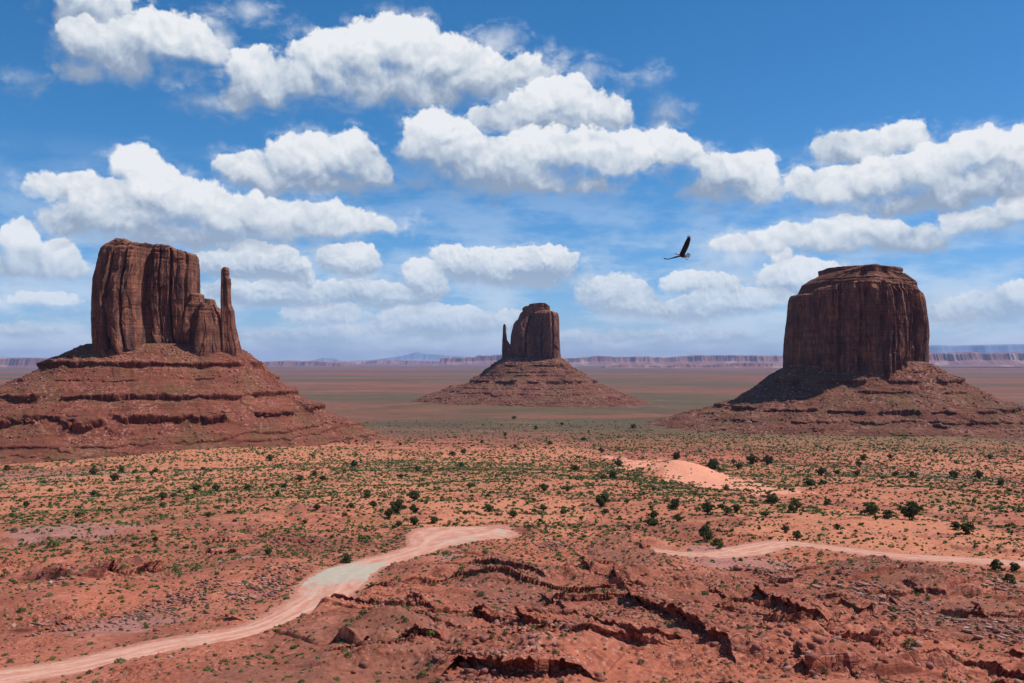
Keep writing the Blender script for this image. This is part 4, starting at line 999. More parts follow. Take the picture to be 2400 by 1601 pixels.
# -------- rocks
def rock_proto(r_, flat=.7, n=3):
    """an angular block: a cube cut by random planes"""
    bm = bmesh.new(); bmesh.ops.create_cube(bm, size=2.0)
    for v in bm.verts: v.co = Vector((v.co.x*r_.uniform(.75, 1.15), v.co.y*r_.uniform(.6, 1.0), v.co.z*flat*r_.uniform(.8, 1.1))) + Vector(r_.uniform(-.13, .13, 3))
    for _ in range(n+4):
        nrm = Vector(r_.normal(size=3)).normalized()
        geom = bm.verts[:]+bm.edges[:]+bm.faces[:]
        res = bmesh.ops.bisect_plane(bm, geom=geom, plane_co=nrm*r_.uniform(.62, .95)*(flat if abs(nrm.z) > .6 else 1), plane_no=nrm, clear_outer=True)
        ed = [e for e in res['geom_cut'] if isinstance(e, bmesh.types.BMEdge)]
        if ed: bmesh.ops.holes_fill(bm, edges=ed)
    bmesh.ops.triangulate(bm, faces=bm.faces[:])
    bm.normal_update(); bm.verts.ensure_lookup_table()
    V = np.array([v.co[:] for v in bm.verts]); F = np.array([[v.index for v in f.verts] for f in bm.faces])
    bm.free(); return V, F
import bmesh
_rr = np.random.default_rng(3)
ROCKS = [rock_proto(_rr, f) for f in (.8, .7, .55, .9, .6, .75)]; SLABS = [rock_proto(_rr, f) for f in (.22, .28, .18, .3)]
def rock_field(name, P, S, Rz, which, tint, protos, label, tiltx=None, parent=None, kind='stuff'):
    Vs, Fs, Ts, off = [], [], [], 0
    for k, (pv, pf) in enumerate(protos):
        m = np.where(which == k)[0]
        if not len(m): continue
        tx = (tiltx[m] if tiltx is not None else np.zeros(len(m)))[:, None]
        x0 = np.broadcast_to(pv[None, :, 0], (len(m), len(pv))); y0 = pv[None, :, 1]*np.cos(tx)-pv[None, :, 2]*np.sin(tx); z0 = pv[None, :, 1]*np.sin(tx)+pv[None, :, 2]*np.cos(tx)
        c, s = np.cos(Rz[m])[:, None], np.sin(Rz[m])[:, None]; sc_ = S[m][:, None]
        V = np.stack([(x0*c-y0*s)*sc_+P[m, :1], (x0*s+y0*c)*sc_+P[m, 1:2], (z0+.25)*sc_+P[m, 2:3]], -1)
        Vs.append(V.reshape(-1, 3)); Fs.append((pf[None]+(off+np.arange(len(m))*len(pv))[:, None, None]).reshape(-1, 3)); off += len(m)*len(pv)
        Ts.append(np.repeat(tint[m], len(pv)))
    V = np.concatenate(Vs); F = np.concatenate(Fs)
    me = mesh_from(name, V, faces_t=F, attrs={'tint': np.concatenate(Ts)}, mat=M_STONE, smooth=False)
    return add_obj(name, me, label=label, kind=kind)

def talus_rocks(arr, name, label, n, smin, smax, seed, thr=.0):
    X, Y, Z = arr; r_ = np.random.default_rng(seed)
    nd, nt = X.shape
    i = (r_.uniform(.03, .80, n*3)*nd).astype(int); j = r_.integers(0, nt, n*3)
    x, y, z = X[i, j], Y[i, j], Z[i, j]
    keep = (fbm(x/40, y/40, 4, seed+1) + r_.uniform(-.25, .25, len(x)) > thr) & (y < Y[0].mean()+60)
    x, y, z = x[keep][:n], y[keep][:n], z[keep][:n]; m = len(x)
    S = smin*(smax/smin)**(r_.uniform(0, 1, m)**2.6)
    rock_field(name, np.stack([x, y, z-S*.1], 1), S, r_.uniform(0, 6.28, m), r_.integers(0, len(ROCKS), m), np.clip(r_.normal(.26, .2, m), 0, .8), ROCKS, label)

def scatter_ground(arr_list):
    talus_rocks(arr_list[0], 'talus_rubble', 'fallen blocks strewn over the slope of the largest butte', 7000, .32, 1.9, 901, -.02)
    talus_rocks(arr_list[1], 'talus_rubble', 'fallen blocks strewn over the slope of the farthest butte', 4200, .7, 3.2, 902, -.06)
    talus_rocks(arr_list[2], 'talus_rubble', 'fallen blocks strewn over the slope of the block-shaped butte', 5500, .42, 2.8, 903, -.02)
    # ---- slab and rubble fields near the overlook
    FIELDS = [((165,1340),65,26,.5,300,1),((425,1368),55,34,.5,420,1),((610,1350),85,42,.62,700,1),((315,1404),36,20,.5,220,1),((1268,1256),45,22,.6,260,1),((1770,1325),62,20,.6,420,1),((1980,1372),85,40,.6,620,1),((2036,1415),60,32,.75,340,1),
              ((2262,1452),95,46,.7,900,1),((1905,1424),45,18,.3,72,0),((880,1400),100,34,.2,189,0),((1560,1330),150,40,.15,315,0),((1450,1420),120,50,.15,270,0),((1750,1470),160,60,.15,405,0),((2100,1510),200,50,.2,315,0),
              ((1200,1500),230,50,.15,405,0),((700,1250),140,20,.3,260,1),((130,1435),90,20,.4,200,1),((2300,1370),70,34,.6,300,1),((1660,1350),100,25,.2,135,0),((1100,1560),200,20,.15,189,0),((1850,1550),160,30,.15,225,0),((1150,1395),110,30,.3,189,0),((240,1425),120,26,.3,99,0),((480,1420),120,26,.3,72,0)]
    PP, SS, TT, SL = [], [], [], []
    for (a, b), ra, rb, tn, n, slab in FIELDS:
        cx, cy_, D = ground_px(a, b); rx = ground_px(a+ra, b)[0]-cx; ry = (ground_px(a, b-rb)[2]-ground_px(a, b+rb)[2])/2
        q = rng.normal(0, .5, (n, 2)); PP.append(np.stack([cx+q[:, 0]*rx, cy_+q[:, 1]*ry], 1))
        SS.append(.11*(.62/.11)**(rng.uniform(0, 1, n)**2.6)*(1.5 if slab else 1)); TT.append(np.clip(rng.normal(tn, .16, n), 0, 1)); SL.append(np.full(n, slab))
    # ---- stones along every ledge
    for P, h in LEDGE_W:
        Lg = np.hypot(*np.diff(P, axis=0).T).sum(); n = int(Lg*1.6)
        k = rng.uniform(0, len(P)-1.001, n); i = k.astype(int); f = (k-i)[:, None]
        pt = P[i]*(1-f)+P[i+1]*f; d = P[np.minimum(i+1, len(P)-1)]-P[i]; nrm = np.stack([-d[:, 1], d[:, 0]], 1); nrm /= np.linalg.norm(nrm, axis=1)[:, None]+1e-9
        off = np.where(rng.uniform(0, 1, n) < .70, -rng.exponential(h*1.0, n)-.1, rng.uniform(-.6, .8, n))
        PP.append(pt+nrm*off[:, None]); SS.append(.12*(h*.26/.12)**(rng.uniform(0, 1, n)**2.2)); TT.append(np.clip(rng.normal(.16, .12, n), 0, .6)); SL.append(np.zeros(n, int))
    # ---- thin strew everywhere
    n = 16000
    D = np.sqrt(rng.uniform(95**2, 520**2, n)); a = np.radians(rng.uniform(-31, 31, n)); P = np.stack([D*np.sin(a), D*np.cos(a)], 1)
    kp = fbm(P[:, 0]/26, P[:, 1]/26, 4, 77) > .05
    PP.append(P[kp]); SS.append(.08*(.38/.08)**(rng.uniform(0, 1, kp.sum())**3)); TT.append(np.clip(rng.normal(.25, .2, kp.sum()), 0, .9)); SL.append(np.zeros(kp.sum(), int))
    P = np.concatenate(PP); S = np.concatenate(SS); T = np.concatenate(TT); SL = np.concatenate(SL)
    clear = np.ones(len(P), bool)
    for Pr, w in ROADS:
        d, t, s = seg_dist(P[:, 0], P[:, 1], Pr); clear &= d > np.interp(t, np.linspace(0, 1, len(w)), w)+.8
    P, S, T, SL = P[clear], S[clear], T[clear], SL[clear]
    Z, _ = height(P[:, 0], P[:, 1]); P3 = np.column_stack([P, Z+CAM_Z])
    D = np.hypot(P[:, 0], P[:, 1]); vis = np.abs(np.degrees(np.arctan2(P[:, 0], P[:, 1]))) < 27.0
    pyx = 784+(-(Z)/D)*F_PX  # rough; only used to keep to the part in frame
    order = np.argsort(-(S/D)*vis*(D > 103)); big = order[:300]; rest = order[300:]
    tilt = rng.normal(.5, .25, len(P))*SL
    w = rng.integers(0, 6, len(P)); ws = rng.integers(0, 4, len(P))
    allp = ROCKS+SLABS; wh = np.where(SL == 1, 6+ws, w)
    Rz = np.where(SL == 1, rng.normal(2.5, .5, len(P)), rng.uniform(0, 6.28, len(P)))
    P3[:, 2] -= S*.12
    rock_field('rubble', P3[rest], S[rest], Rz[rest], wh[rest], T[rest], allp, 'loose red and pale stones strewn over the near slopes', tiltx=tilt[rest])
    mes = {}
    for i in big:
        k = int(wh[i]); tq = int(T[i]*4)
        if (k, tq) not in mes:
            pv, pf = allp[k]; mes[k, tq] = mesh_from('boulder', pv+np.array([0, 0, .25]), faces_t=pf, attrs={'tint': np.full(len(pv), min(1, T[i]))}, mat=M_STONE, smooth=False)
        px_ = 1175.5+P[i, 0]/P[i, 1]*F_PX
        zone = 'left of the dirt road' if px_ < 760 and D[i] > 150 else 'in the middle foreground' if px_ < 1380 else 'below the long broken ledges at lower right'
        if SL[i]: lab, grp, nm = f'pale tilted sandstone slab lying {zone}', f'pale slabs {zone}', 'rock_slab'
        elif S[i] > .36: lab, grp, nm = f'large angular red boulder {zone}', f'large boulders {zone}', 'boulder'
        else: lab, grp, nm = f'small red block of rock {zone}', f'small blocks {zone}', 'rock'
        o = bpy.data.objects.new(nm, mes[k, tq]); col.objects.link(o); o.location = P3[i]; o.scale = (S[i],)*3
        o.rotation_euler = (tilt[i], 0, Rz[i]); tag(o, lab, 'rock', grp)

# -------- scrub
_sr = np.random.default_rng(5)
TUFT_FAR = [leaf_blob(26, 1, .9, r, .62, _sr) for r in (.8, 1.0, .7, .9)]
TUFT_NEAR = [leaf_blob(90, 1, .9, r, .30, _sr) for r in (.8, 1.0, .7, .9, .85)]
def scatter_shrubs():
    n = 300000
    D = 95+(2300-95)*rng.uniform(0, 1, n)**.62
    a = np.radians(rng.uniform(-31, 31, n)); x = D*np.sin(a); y = D*np.cos(a)
    g = patch(x, y, GREEN, 72); bare = patch(x, y, BARE, 79); sd = patch(x, y, SAND, 71)
    nz = fbm(x/60, y/90, 4, 701); nf = fbm(x/14, y/14, 3, 702)
    dens = .36 + .42*g + .55*nz + .55*nf + .06*sd
    dens *= (1-.96*bare)
    ring = patch(x, y, [(1475,1112,48,50),(1700,1118,90,24,.8),(1560,1140,110,10,.8)], 81); dens = dens+.7*ring*(1-bare)
    dens *= np.interp(D, [100, 200, 260, 330, 1000, 1300, 1700, 2300], [.6, .75, 1.1, 1.15, .60, .38, .22, 0])
    keep = rng.uniform(0, 1, n) < np.clip(dens, .015, .95)
    for Pr, w in ROADS:
        d, t, s = seg_dist(x, y, Pr); keep &= d > np.interp(t, np.linspace(0, 1, len(w)), w)+.9
    x, y, D, g, nz = x[keep], y[keep], D[keep], g[keep], nz[keep]
    # a second, dense lot close by
    n2 = 21000; D2 = np.sqrt(rng.uniform(95**2, 340**2, n2)); a2 = np.radians(rng.uniform(-31, 31, n2)); x2 = D2*np.sin(a2); y2 = D2*np.cos(a2)
    b2 = patch(x2, y2, BARE, 79); lft = sstep(60, -60, x2)*.55
    k2 = rng.uniform(0, 1, n2) < np.clip((.30+lft*.6+.55*fbm(x2/22, y2/22, 4, 703)+.4*sstep(200, 290, D2))*(1-.9*b2), .02, .9)
    for Pr, w in ROADS:
        d, t, s = seg_dist(x2, y2, Pr); k2 &= d > np.interp(t, np.linspace(0, 1, len(w)), w)+.6
    x2, y2, D2 = x2[k2], y2[k2], D2[k2]
    S1 = np.exp(rng.normal(math.log(.78), .36, len(x)))*np.interp(D, [100, 250, 400, 700, 1400], [.36, .46, .64, .85, 1.35])
    S2 = np.exp(rng.normal(math.log(.25), .40, len(x2)))*np.interp(D2, [95, 200, 340], [.9, 1.0, 1.3])
    X = np.concatenate([x, x2]); Y = np.concatenate([y, y2]); S = np.concatenate([S1, S2]); DD = np.hypot(X, Y)
    gg = np.concatenate([g, np.zeros(len(x2))])
    T = np.clip(rng.choice([.08, .25, .45, .62, .85], len(X), p=[.24, .26, .22, .16, .12])+gg*.06+.16*sstep(500, 1100, DD)+rng.normal(0, .06, len(X)), 0, 1)
    Z, _ = height(X, Y); P3 = np.column_stack([X, Y, Z+CAM_Z-.03])
    vis = np.abs(np.degrees(np.arctan2(X, Y))) < 27
    order = np.argsort(-(S/DD)*vis*(DD > 103)); big = order[:300]; rest = order[300:]
    print('shrubs', len(X))
    dr = DD[rest]; near = dr < 300
    for nm, sel, protos, lab in (('scrub', rest[near], TUFT_NEAR, 'small green and grey bushes dotted over the near slopes'), ('scrub', rest[~near], TUFT_FAR, 'low green scrub carpeting the sandy flats')):
        pt = [np.repeat(_sr.uniform(-.5, .5, len(p)//3), 3) for p in protos]
        V, TT = merge_scatter(protos, pt, P3[sel], S[sel], rng.uniform(0, 6.28, len(sel)), rng.integers(0, len(protos), len(sel)), T[sel], squash=rng.uniform(.8, 1.3, len(sel)))
        me = mesh_from(nm, V, faces_t=np.arange(len(V)).reshape(-1, 3), attrs={'tint': TT}, mat=M_SHRUB, smooth=False)
        add_obj(nm, me, kind='stuff', label=lab)
    mes = {}
    cn = ['dark green', 'green', 'bright green', 'grey-green', 'dry yellowish']
    for i in big:
        k = int(rng.integers(0, 3)); c = int(min(4, T[i]*5))
        if (k, c) not in mes:
            pv = leaf_blob(210, 1, .95, (.7, .9, 1.1)[k], .17, _sr)
            mes[k, c] = mesh_from('shrub', pv, faces_t=np.arange(len(pv)).reshape(-1, 3), attrs={'tint': np.clip((c+.5)/5+np.repeat(_sr.uniform(-.15, .15, len(pv)//3), 3), 0, 1)}, mat=M_SHRUB, smooth=False)
        px_ = 1175.5+X[i]/Y[i]*F_PX
        zone = 'left of the dirt road' if px_ < 700 else 'on the middle slopes right of the dirt road' if px_ < 1400 else 'among the ledges at lower right'
        szn = 'large' if S[i] > .62 else 'small'
        o = bpy.data.objects.new('shrub', mes[k, c]); col.objects.link(o); o.location = P3[i]; s_ = S[i]*1.1; o.scale = (s_, s_, s_*float(rng.uniform(.8, 1.15)))
        o.rotation_euler = (0, 0, float(rng.uniform(0, 6.28))); tag(o, f'{szn} {cn[c]} round shrub {zone}', 'shrub', f'{szn} {cn[c]} shrubs {zone}')

# -------- junipers
def tube(P, rad, nseg=7):
    P = np.asarray(P, float); V = []; 
    for i, p in enumerate(P):
        t = P[min(i+1, len(P)-1)]-P[max(i-1, 0)]; t /= np.linalg.norm(t)+1e-9
        u = np.cross(t, [.3, .9, .2]); u /= np.linalg.norm(u); w = np.cross(t, u)
        th = np.linspace(0, 2*math.pi, nseg, endpoint=False)[:, None]
        V.append(p+(np.cos(th)*u+np.sin(th)*w)*rad[i])
    return np.concatenate(V), grid_faces(nseg, len(P), wrap=True)[:, ::-1]
def tree_proto(r_, wide=1.0, tall=1.0, leafy=1.0):
    Vs, Fs, off = [], [], 0; blobs = []
    for k in range(r_.integers(4, 7)):
        a = r_.uniform(0, 6.28); ln = r_.uniform(.7, 1.1)
        pts = [np.array([0, 0, -.1])]; d = np.array([math.cos(a)*.35, math.sin(a)*.35, .8])
        for s in range(6):
            d = d+r_.normal(0, .15, 3)+np.array([math.cos(a), math.sin(a), 0])*.06; d /= np.linalg.norm(d); pts.append(pts[-1]+d*.15*ln)
        V, F = tube(pts, np.linspace(.062, .014, 7)); Vs.append(V); Fs.append(F+off); off += len(V)
        blobs.append(pts[-1]); blobs.append(pts[-3]+r_.normal(0, .12, 3))
    for _ in range(int(5*leafy)):
        a = r_.uniform(0, 6.28); q = r_.uniform(.25, .62); blobs.append(np.array([math.cos(a)*q, math.sin(a)*q, r_.uniform(.28, .62)]))
    blobs += [np.array([r_.uniform(-.12, .12), r_.uniform(-.12, .12), q]) for q in (.42, .58, .74)]; ncore = 3
    trunk = (np.concatenate(Vs)*np.array([wide, wide, tall]), np.concatenate(Fs))
    L, T = [], []
    for ib, b in enumerate(blobs):
        rr = r_.uniform(.19, .31) if ib < len(blobs)-ncore else .36; v = leaf_blob(int(150*leafy), rr, rr, rr*.75, .075, r_); v = v+b-np.array([0, 0, rr*.35])
        L.append(v); T.append(np.repeat(np.clip(r_.uniform(.15, .85)+r_.normal(0, .15, len(v)//3), 0, 1), 3))
    crown = (np.concatenate(L)*np.array([wide, wide, tall]), np.concatenate(T))
    return trunk, crown
TREES = [(214,1089,50),(263,1105,45),(278,1086,40),(100,1117,30),(17,1082,40),(192,1056,52),(169,1055,26),(357,1087,36),(349,1094,26),(312,1081,30),(452,1126,42),(411,1132,28),(567,1126,50),(625,1117,40),(653,1117,38),(620,1061,50),(687,1108,44),(721,1098,40),(740,1105,36),(496,1124,45),
 (638,1132,34),(466,1085,32),(372,1147,45),(372,1161,36),(728,1169,46),(537,1172,40),(214,1142,40),(398,1142,42),(616,1278,40),(357,1244,28),(844,1134,45),(843,1141,46),(857,1158,50),(806,1158,40),(951,1147,78),(915,1170,92),(893,1190,66),(791,1192,46),(951,1177,58),(915,1208,50),(949,1207,56),(996,1204,62),(921,1100,42),(958,1090,40),
 (1078,1123,40),(1120,1137,30),(1122,1174,54),(1178,1184,62),(1067,1181,32),(1142,1185,32),(1304,1130,45),(1247,1164,62),(1293,1173,40),(1386,1158,88),(1388,1183,46),(1321,1087,50),(1420,1066,54),(1381,1040,38),(1406,1108,60),(1386,1110,46),(1500,1190,60),(1495,1208,86),(1550,1162,62),(1557,1196,64),(1554,1052,50),(814,1080,45),(1039,1048,32),(1065,1044,34),(1262,1020,36),(1107,1016,24),
 (1183,1027,26),(919,1031,24),(1334,1192,30),(795,1292,66),(1338,1287,36),(1249,1129,54),(1639,1080,78),(1727,1063,58),(1762,1067,52),(1697,1076,38),(1684,1061,34),(1582,1079,42),(1667,1129,46),(1772,1153,80),(1625,1183,78),(1671,1174,62),(1657,1164,50),(1689,1170,44),(1616,1157,40),(1825,1178,72),(1757,1193,56),(1858,1127,70),(1888,1127,42),(1911,1118,38),(1935,1116,44),(1885,1095,60),
 (1898,1089,34),(1922,1086,38),(1969,1093,36),(1984,1056,40),(2044,1052,36),(1971,1073,36),(2057,1092,46),(2095,1095,40),(2189,1097,50),(2273,1054,36),(2298,1114,42),(2316,1127,36),(1999,1178,90),(2039,1208,66),(2091,1208,124),(2196,1228,62),(2224,1234,78),(2010,1212,30),(1620,1238,90),(1646,1261,70),(1802,1229,42),(1832,1244,56),(1922,1232,36),(1900,1159,50),(2288,1303,66),(2328,1303,52),(2315,1337,62),(2247,1096,44),
 (1455,985,30),(1290,975,26),(1180,962,30),(1230,985,26),(1340,1010,30),(1160,1000,24),(1900,1035,28),(2150,1040,30),(1060,1075,30),(1500,1130,34),(1440,1150,40),(180,1180,34),(60,1160,30),(480,1190,30),(700,1200,34)]
SPECIAL = {(915,1170): 'widest dark juniper left of the pale turning area, crown touching the next one', (951,1147): 'flat-topped dark juniper standing alone above the pale turning area', (2091,1208): 'largest olive-green juniper, spreading wide on the pink sand slope', (2039,1208): 'rounded juniper on the pink sand just left of the widest one',
 (1178,1184): 'bushy juniper just right of and above the end of the pale road', (1386,1158): 'broad juniper at the foot of the bare orange dune', (1772,1153): 'dense rounded juniper right of the foot of the bare dune', (1582,1079): 'small dark juniper standing on the bare orange dune itself', (795,1292): 'low bush-like juniper beside the grey bend of the dirt road',
 (857,1318): 'small dark juniper', (192,1056): 'juniper on the skyline edge of the orange flat below the largest butte', (214,1089): 'dark juniper alone on the orange flat at far left', (567,1126): 'rounded dark juniper on its own in the middle of the orange flat', (1999,1178): 'wide low juniper along the upper rim of the pink sand slope',
 (1495,1208): 'grey-green juniper in the hollow below the dune, with a smaller one behind', (1620,1238): 'thin brown-green juniper with bare branches beside the sandy track', (1825,1178): 'ragged juniper with bare limbs above the pink sand slope', (2288,1303): 'low rounded juniper just below the sandy track at the right edge', (1639,1080): 'broad dark juniper on the right shoulder of the bare dune',
 (996,1204): 'round olive juniper just above the pale turning area', (844,1134): 'upper of a stacked pair of very dark junipers', (843,1141): 'lower of a stacked pair of very dark junipers'}
def plant_trees():
    r_ = np.random.default_rng(12)
    protos = []
    for w, t, l in ((1.0, 1.3, 1.0), (1.0, 1.2, 1.2), (1.0, 1.55, 1.0), (1.0, 1.0, 1.1), (1.0, 1.5, .62)):
        (tv, tf), (cv, ct) = tree_proto(r_, w, t, l)
        protos.append((mesh_from('trunk', tv, tf, mat=M_BARK), mesh_from('crown', cv, faces_t=np.arange(len(cv)).reshape(-1, 3), attrs={'tint': ct}, mat=M_JUNIPER, smooth=False)))
    for i, (a, b, w) in enumerate(TREES):
        x, y, D = ground_px(a, b+2)
        z = float(height(np.array([x]), np.array([y]))[0][0])+CAM_Z
        s = w*.3755*D/F_PX*.80
        k = 4 if (a, b) in ((1620,1238), (1646,1261), (1825,1178), (1832,1244), (1802,1229), (2315,1337)) else int(r_.integers(0, 4))
        if (a, b) in SPECIAL: lab, grp = SPECIAL[(a, b)], None
        else:
            zone = ('far out in the green belt before the farthest butte' if b < 1050 else 'on the orange flat below the largest butte' if a < 780 and b < 1210 else 'around the pale turning area and above it' if a < 1200 else 'in the scrub left of the bare dune' if a < 1500 else 'around the right foot of the bare dune' if a < 1860 else 'on the scrubby ground and pink sand at right')
            sz = 'medium' if w >= 46 else 'small'
            lab, grp = f'{sz} dark green juniper {zone}', f'{sz} junipers {zone}'
        root = empty('juniper_tree', (x, y, z-.05), label=lab, cat='tree', group=grp)
        root.scale = (s, s, s*float(r_.uniform(.85, 1.15))); root.rotation_euler = (0, 0, float(r_.uniform(0, 6.28)))
        for nm, me in zip(('trunk', 'crown'), protos[k]):
            o = bpy.data.objects.new(nm, me); col.objects.link(o); o.parent = root

# -------- small things by the track
def box_v(x0, x1, y0, y1, z0, z1, r_=None, j=.01):
    V = np.array([(x, y, z) for z in (z0, z1) for y in (y0, y1) for x in (x0, x1)], float)
    if r_ is not None: V += r_.uniform(-j, j, V.shape)
    return V, np.array([(0, 2, 3, 1), (4, 5, 7, 6), (0, 1, 5, 4), (2, 6, 7, 3), (0, 4, 6, 2), (1, 3, 7, 5)])
def small_things():
    m, g, b = new_mat('weathered_wood'); g.put(b.inputs['Base Color'], (0.045, 0.032, 0.026, 1))
    r_ = np.random.default_rng(4)
    posts = [(1696,1248),(1713,1247),(1720,1247),(1747,1246),(1763,1245),(1790,1248),(1808,1250)]
    words = ['leftmost short dark post beside the sandy track', 'left one of two close dark posts by the sandy track', 'right one of two close dark posts by the sandy track', 'dark post under the left end of the small timber frame', 'dark post under the right end of the small timber frame', 'squat dark post just right of the small timber frame', 'rightmost squat dark post beside the sandy track']
    for (a, b_), wd in zip(posts, words):
        x, y, D = ground_px(a, b_); z = float(height(np.array([x]), np.array([y]))[0][0])+CAM_Z
        h = .75 if a < 1780 else .45; w = .11 if a < 1780 else .2
        V, F = tube([(0, 0, -.2), (.01, 0, h*.5), (0, .01, h*.96), (0, 0, h)], [w, w*.95, w*.9, w*.5], 8)
        nV = len(V); V = np.vstack([V, V[-8:].mean(0)]); T = [(nV-8+i, nV-8+(i+1) % 8, nV) for i in range(8)]
        add_obj('wooden_post', mesh_from('wooden_post', V, F, T, mat=m), loc=(x, y, z), label=wd, cat='post', group='dark posts along the sandy track')
    x, y, D = ground_px(1757, 1244); z = float(height(np.array([x]), np.array([y]))[0][0])+CAM_Z
    root = empty('timber_frame', (x, y, z), label='small dark timber frame of two posts and a top board beside the sandy track', cat='frame')
    for px_ in (-.42, .42):
        V, F = box_v(px_-.04, px_+.04, -.04, .04, -.2, 1.32, r_); add_obj('post', mesh_from('post', V, F, mat=m, smooth=False), root)
    V, F = box_v(-.62, .58, -.16, .16, 1.325, 1.45, r_, .03); add_obj('top_board', mesh_from('top_board', V, F, mat=m, smooth=False), root)
    V, F = box_v(-.375, .375, -.025, .025, .85, .93, r_, .005); add_obj('rail', mesh_from('rail', V, F, mat=m, smooth=False), root)
    # dead branch on the dune
    x, y, D = ground_px(1525, 1093); z = float(height(np.array([x]), np.array([y]))[0][0])+CAM_Z
    Vs, Fs, off = [], [], 0
    for pts, r0 in (([(-2.6, 0, .15), (-1, .2, .5), (.8, 0, .45), (2.8, -.2, .9)], .2), ([(-1, .2, .5), (-1.5, .1, 1.2), (-1.9, 0, 1.9)], .13), ([(.8, 0, .45), (1.4, .3, 1.0), (1.7, .2, 1.5)], .12), ([(-.2, .1, .5), (.1, -.6, .3), (.6, -1.1, .1)], .12)):
        V, F = tube(pts, np.linspace(r0, r0*.3, len(pts))); Vs.append(V); Fs.append(F+off); off += len(V)
    add_obj('dead_branch', mesh_from('dead_branch', np.concatenate(Vs), np.concatenate(Fs), mat=M_BARK), loc=(x, y, z), label='dark dead branch lying on the bare orange dune', cat='branch')
# ------------------------------------------------------------------ eagle
def build_eagle():
    def flat_mat(n, c, r=.7):
        m, g, b = new_mat(n)
        nz = g.noise(g.new('ShaderNodeTexCoord').outputs['Object'], 9.0, 4, .6)
        g.put(b.inputs['Base Color'], g.mix(nz, tuple(v*.7 for v in c), tuple(v*1.3 for v in c))); b.inputs['Roughness'].default_value = r; return m
    mats = [flat_mat('dark_feathers', (0.040, 0.032, 0.028)), flat_mat('white_feathers', (0.62, 0.58, 0.55)), flat_mat('yellow_beak', (0.62, 0.26, 0.05), .5), flat_mat('tail_feathers', (0.40, 0.34, 0.32))]
    Y0 = 62.0; U = Y0/F_PX/13.34          # metres per unit of the outline
    ox, oy = 1020, 1030
    def P(a, b, d=0.0): return np.array([(a-ox)*U, d, (oy-b)*U])
    Vs, Fs, Ms, off = [], [], [], 0
    def put(V, F, m):
        nonlocal off
        V = np.asarray(V); F = np.asarray(F); Vs.append(V); Fs.append(F+off); off += len(V)
        Ms.append(np.full(len(F), m) if np.isscalar(m) else m)
    def loft(cs, m, ns=14):
        """cs = centre, half height, half depth"""
        V = []
        n = len(cs)
        for i, (c, rv, rd) in enumerate(cs):
            t = cs[min(i+1, n-1)][0]-cs[max(i-1, 0)][0]; t = t/np.linalg.norm(t)
            up = np.cross(np.cross(t, [0, 0, 1.]), t) if abs(t[2]) < .95 else np.array([1., 0, 0]); up /= np.linalg.norm(up); dd = np.cross(t, up)
            th = np.linspace(0, 2*math.pi, ns, endpoint=False)[:, None]
            V.append(c+np.cos(th)*up*rv+np.sin(th)*dd*rd)
        put(np.concatenate(V), grid_faces(ns, n, wrap=True)[:, ::-1], m)
    # body: beak, head, neck, trunk, rump
    body = [(P(797, 984), .004, .004), (P(806, 981), .014, .012), (P(822, 979), .024, .018), (P(842, 978), .034, .028), (P(858, 979), .050, .046), (P(880, 984), .062, .055), (P(905, 990), .066, .060), (P(935, 998), .070, .066), (P(955, 1004), .086, .080), (P(985, 1014), .108, .100), (P(1020, 1026), .120, .112), (P(1060, 1040), .118, .108), (P(1100, 1050), .098, .09), (P(1135, 1050), .068, .068), (P(1165, 1045), .034, .05), (P(1180, 1040), .006, .01)]
    ms = []
    for i in range(len(body)-1): ms += [2 if i < 4 else 1 if i < 8 else 0]*14
    loft(body, np.array(ms))
    def blade(st, m, th=.018):
        """a thin wing or feather: stations of (front edge, back edge)"""
        V = []
        n = len(st)
        for i, (a, b) in enumerate(st):
            c = b-a; L = np.linalg.norm(c)+1e-9; ax = st[min(i+1, n-1)][0]-st[max(i-1, 0)][0]; nr = np.cross(c, ax); nr /= np.linalg.norm(nr)+1e-9
            for f, h in ((0, 0), (.12, .8), (.35, 1), (.7, .5), (1, .02), (.7, -.25), (.35, -.3), (.12, -.3)):
                V.append(a+c*f+nr*th*h*min(1, L*3))
        put(np.array(V), np.vstack([grid_faces(8, n, wrap=True), [[0, 1, 2, 3]], [[(n-1)*8+q for q in (3, 2, 1, 0)]]]), m)
    # raised wing
    blade([(P(935, 985, -.03), P(1120, 1020, -.03)), (P(962, 935, -.08), P(1118, 972, -.05)), (P(990, 870, -.16), P(1150, 905, -.10)), (P(1020, 790, -.24), P(1188, 830, -.16)), (P(1050, 715, -.30), P(1218, 750, -.22)), (P(1082, 640, -.34), P(1236, 670, -.28)), (P(1115, 575, -.36), P(1246, 605, -.32)), (P(1150, 515, -.38), P(1252, 550, -.36)), (P(1180, 490, -.38), P(1245, 510, -.37))], 0)
    for a, b, c, d in (((1158, 515), (1185, 500), (1150, 452), (1158, 408)), ((1182, 505), (1205, 497), (1184, 440), (1187, 385)), ((1202, 503), (1225, 500), (1216, 440), (1222, 395)), ((1222, 508), (1242, 512), (1244, 460), (1254, 425)), ((1232, 520), (1250, 535), (1266, 490), (1281, 462)), ((1238, 555), (1248, 578), (1264, 560), (1276, 543)), ((1240, 590), (1246, 612), (1256, 596), (1264, 580))):
        m1 = P((a[0]+c[0])/2-2, (a[1]+c[1])/2, -.37); m2 = P((b[0]+c[0])/2+5, (b[1]+c[1])/2, -.37)
        blade([(P(*a, -.37), P(*b, -.37)), (m1, m2), (P(c[0]-4, c[1], -.38), P(c[0]+5, c[1], -.38)), (P(d[0]-1, d[1], -.38), P(d[0]+1, d[1], -.38))], 0, .008)
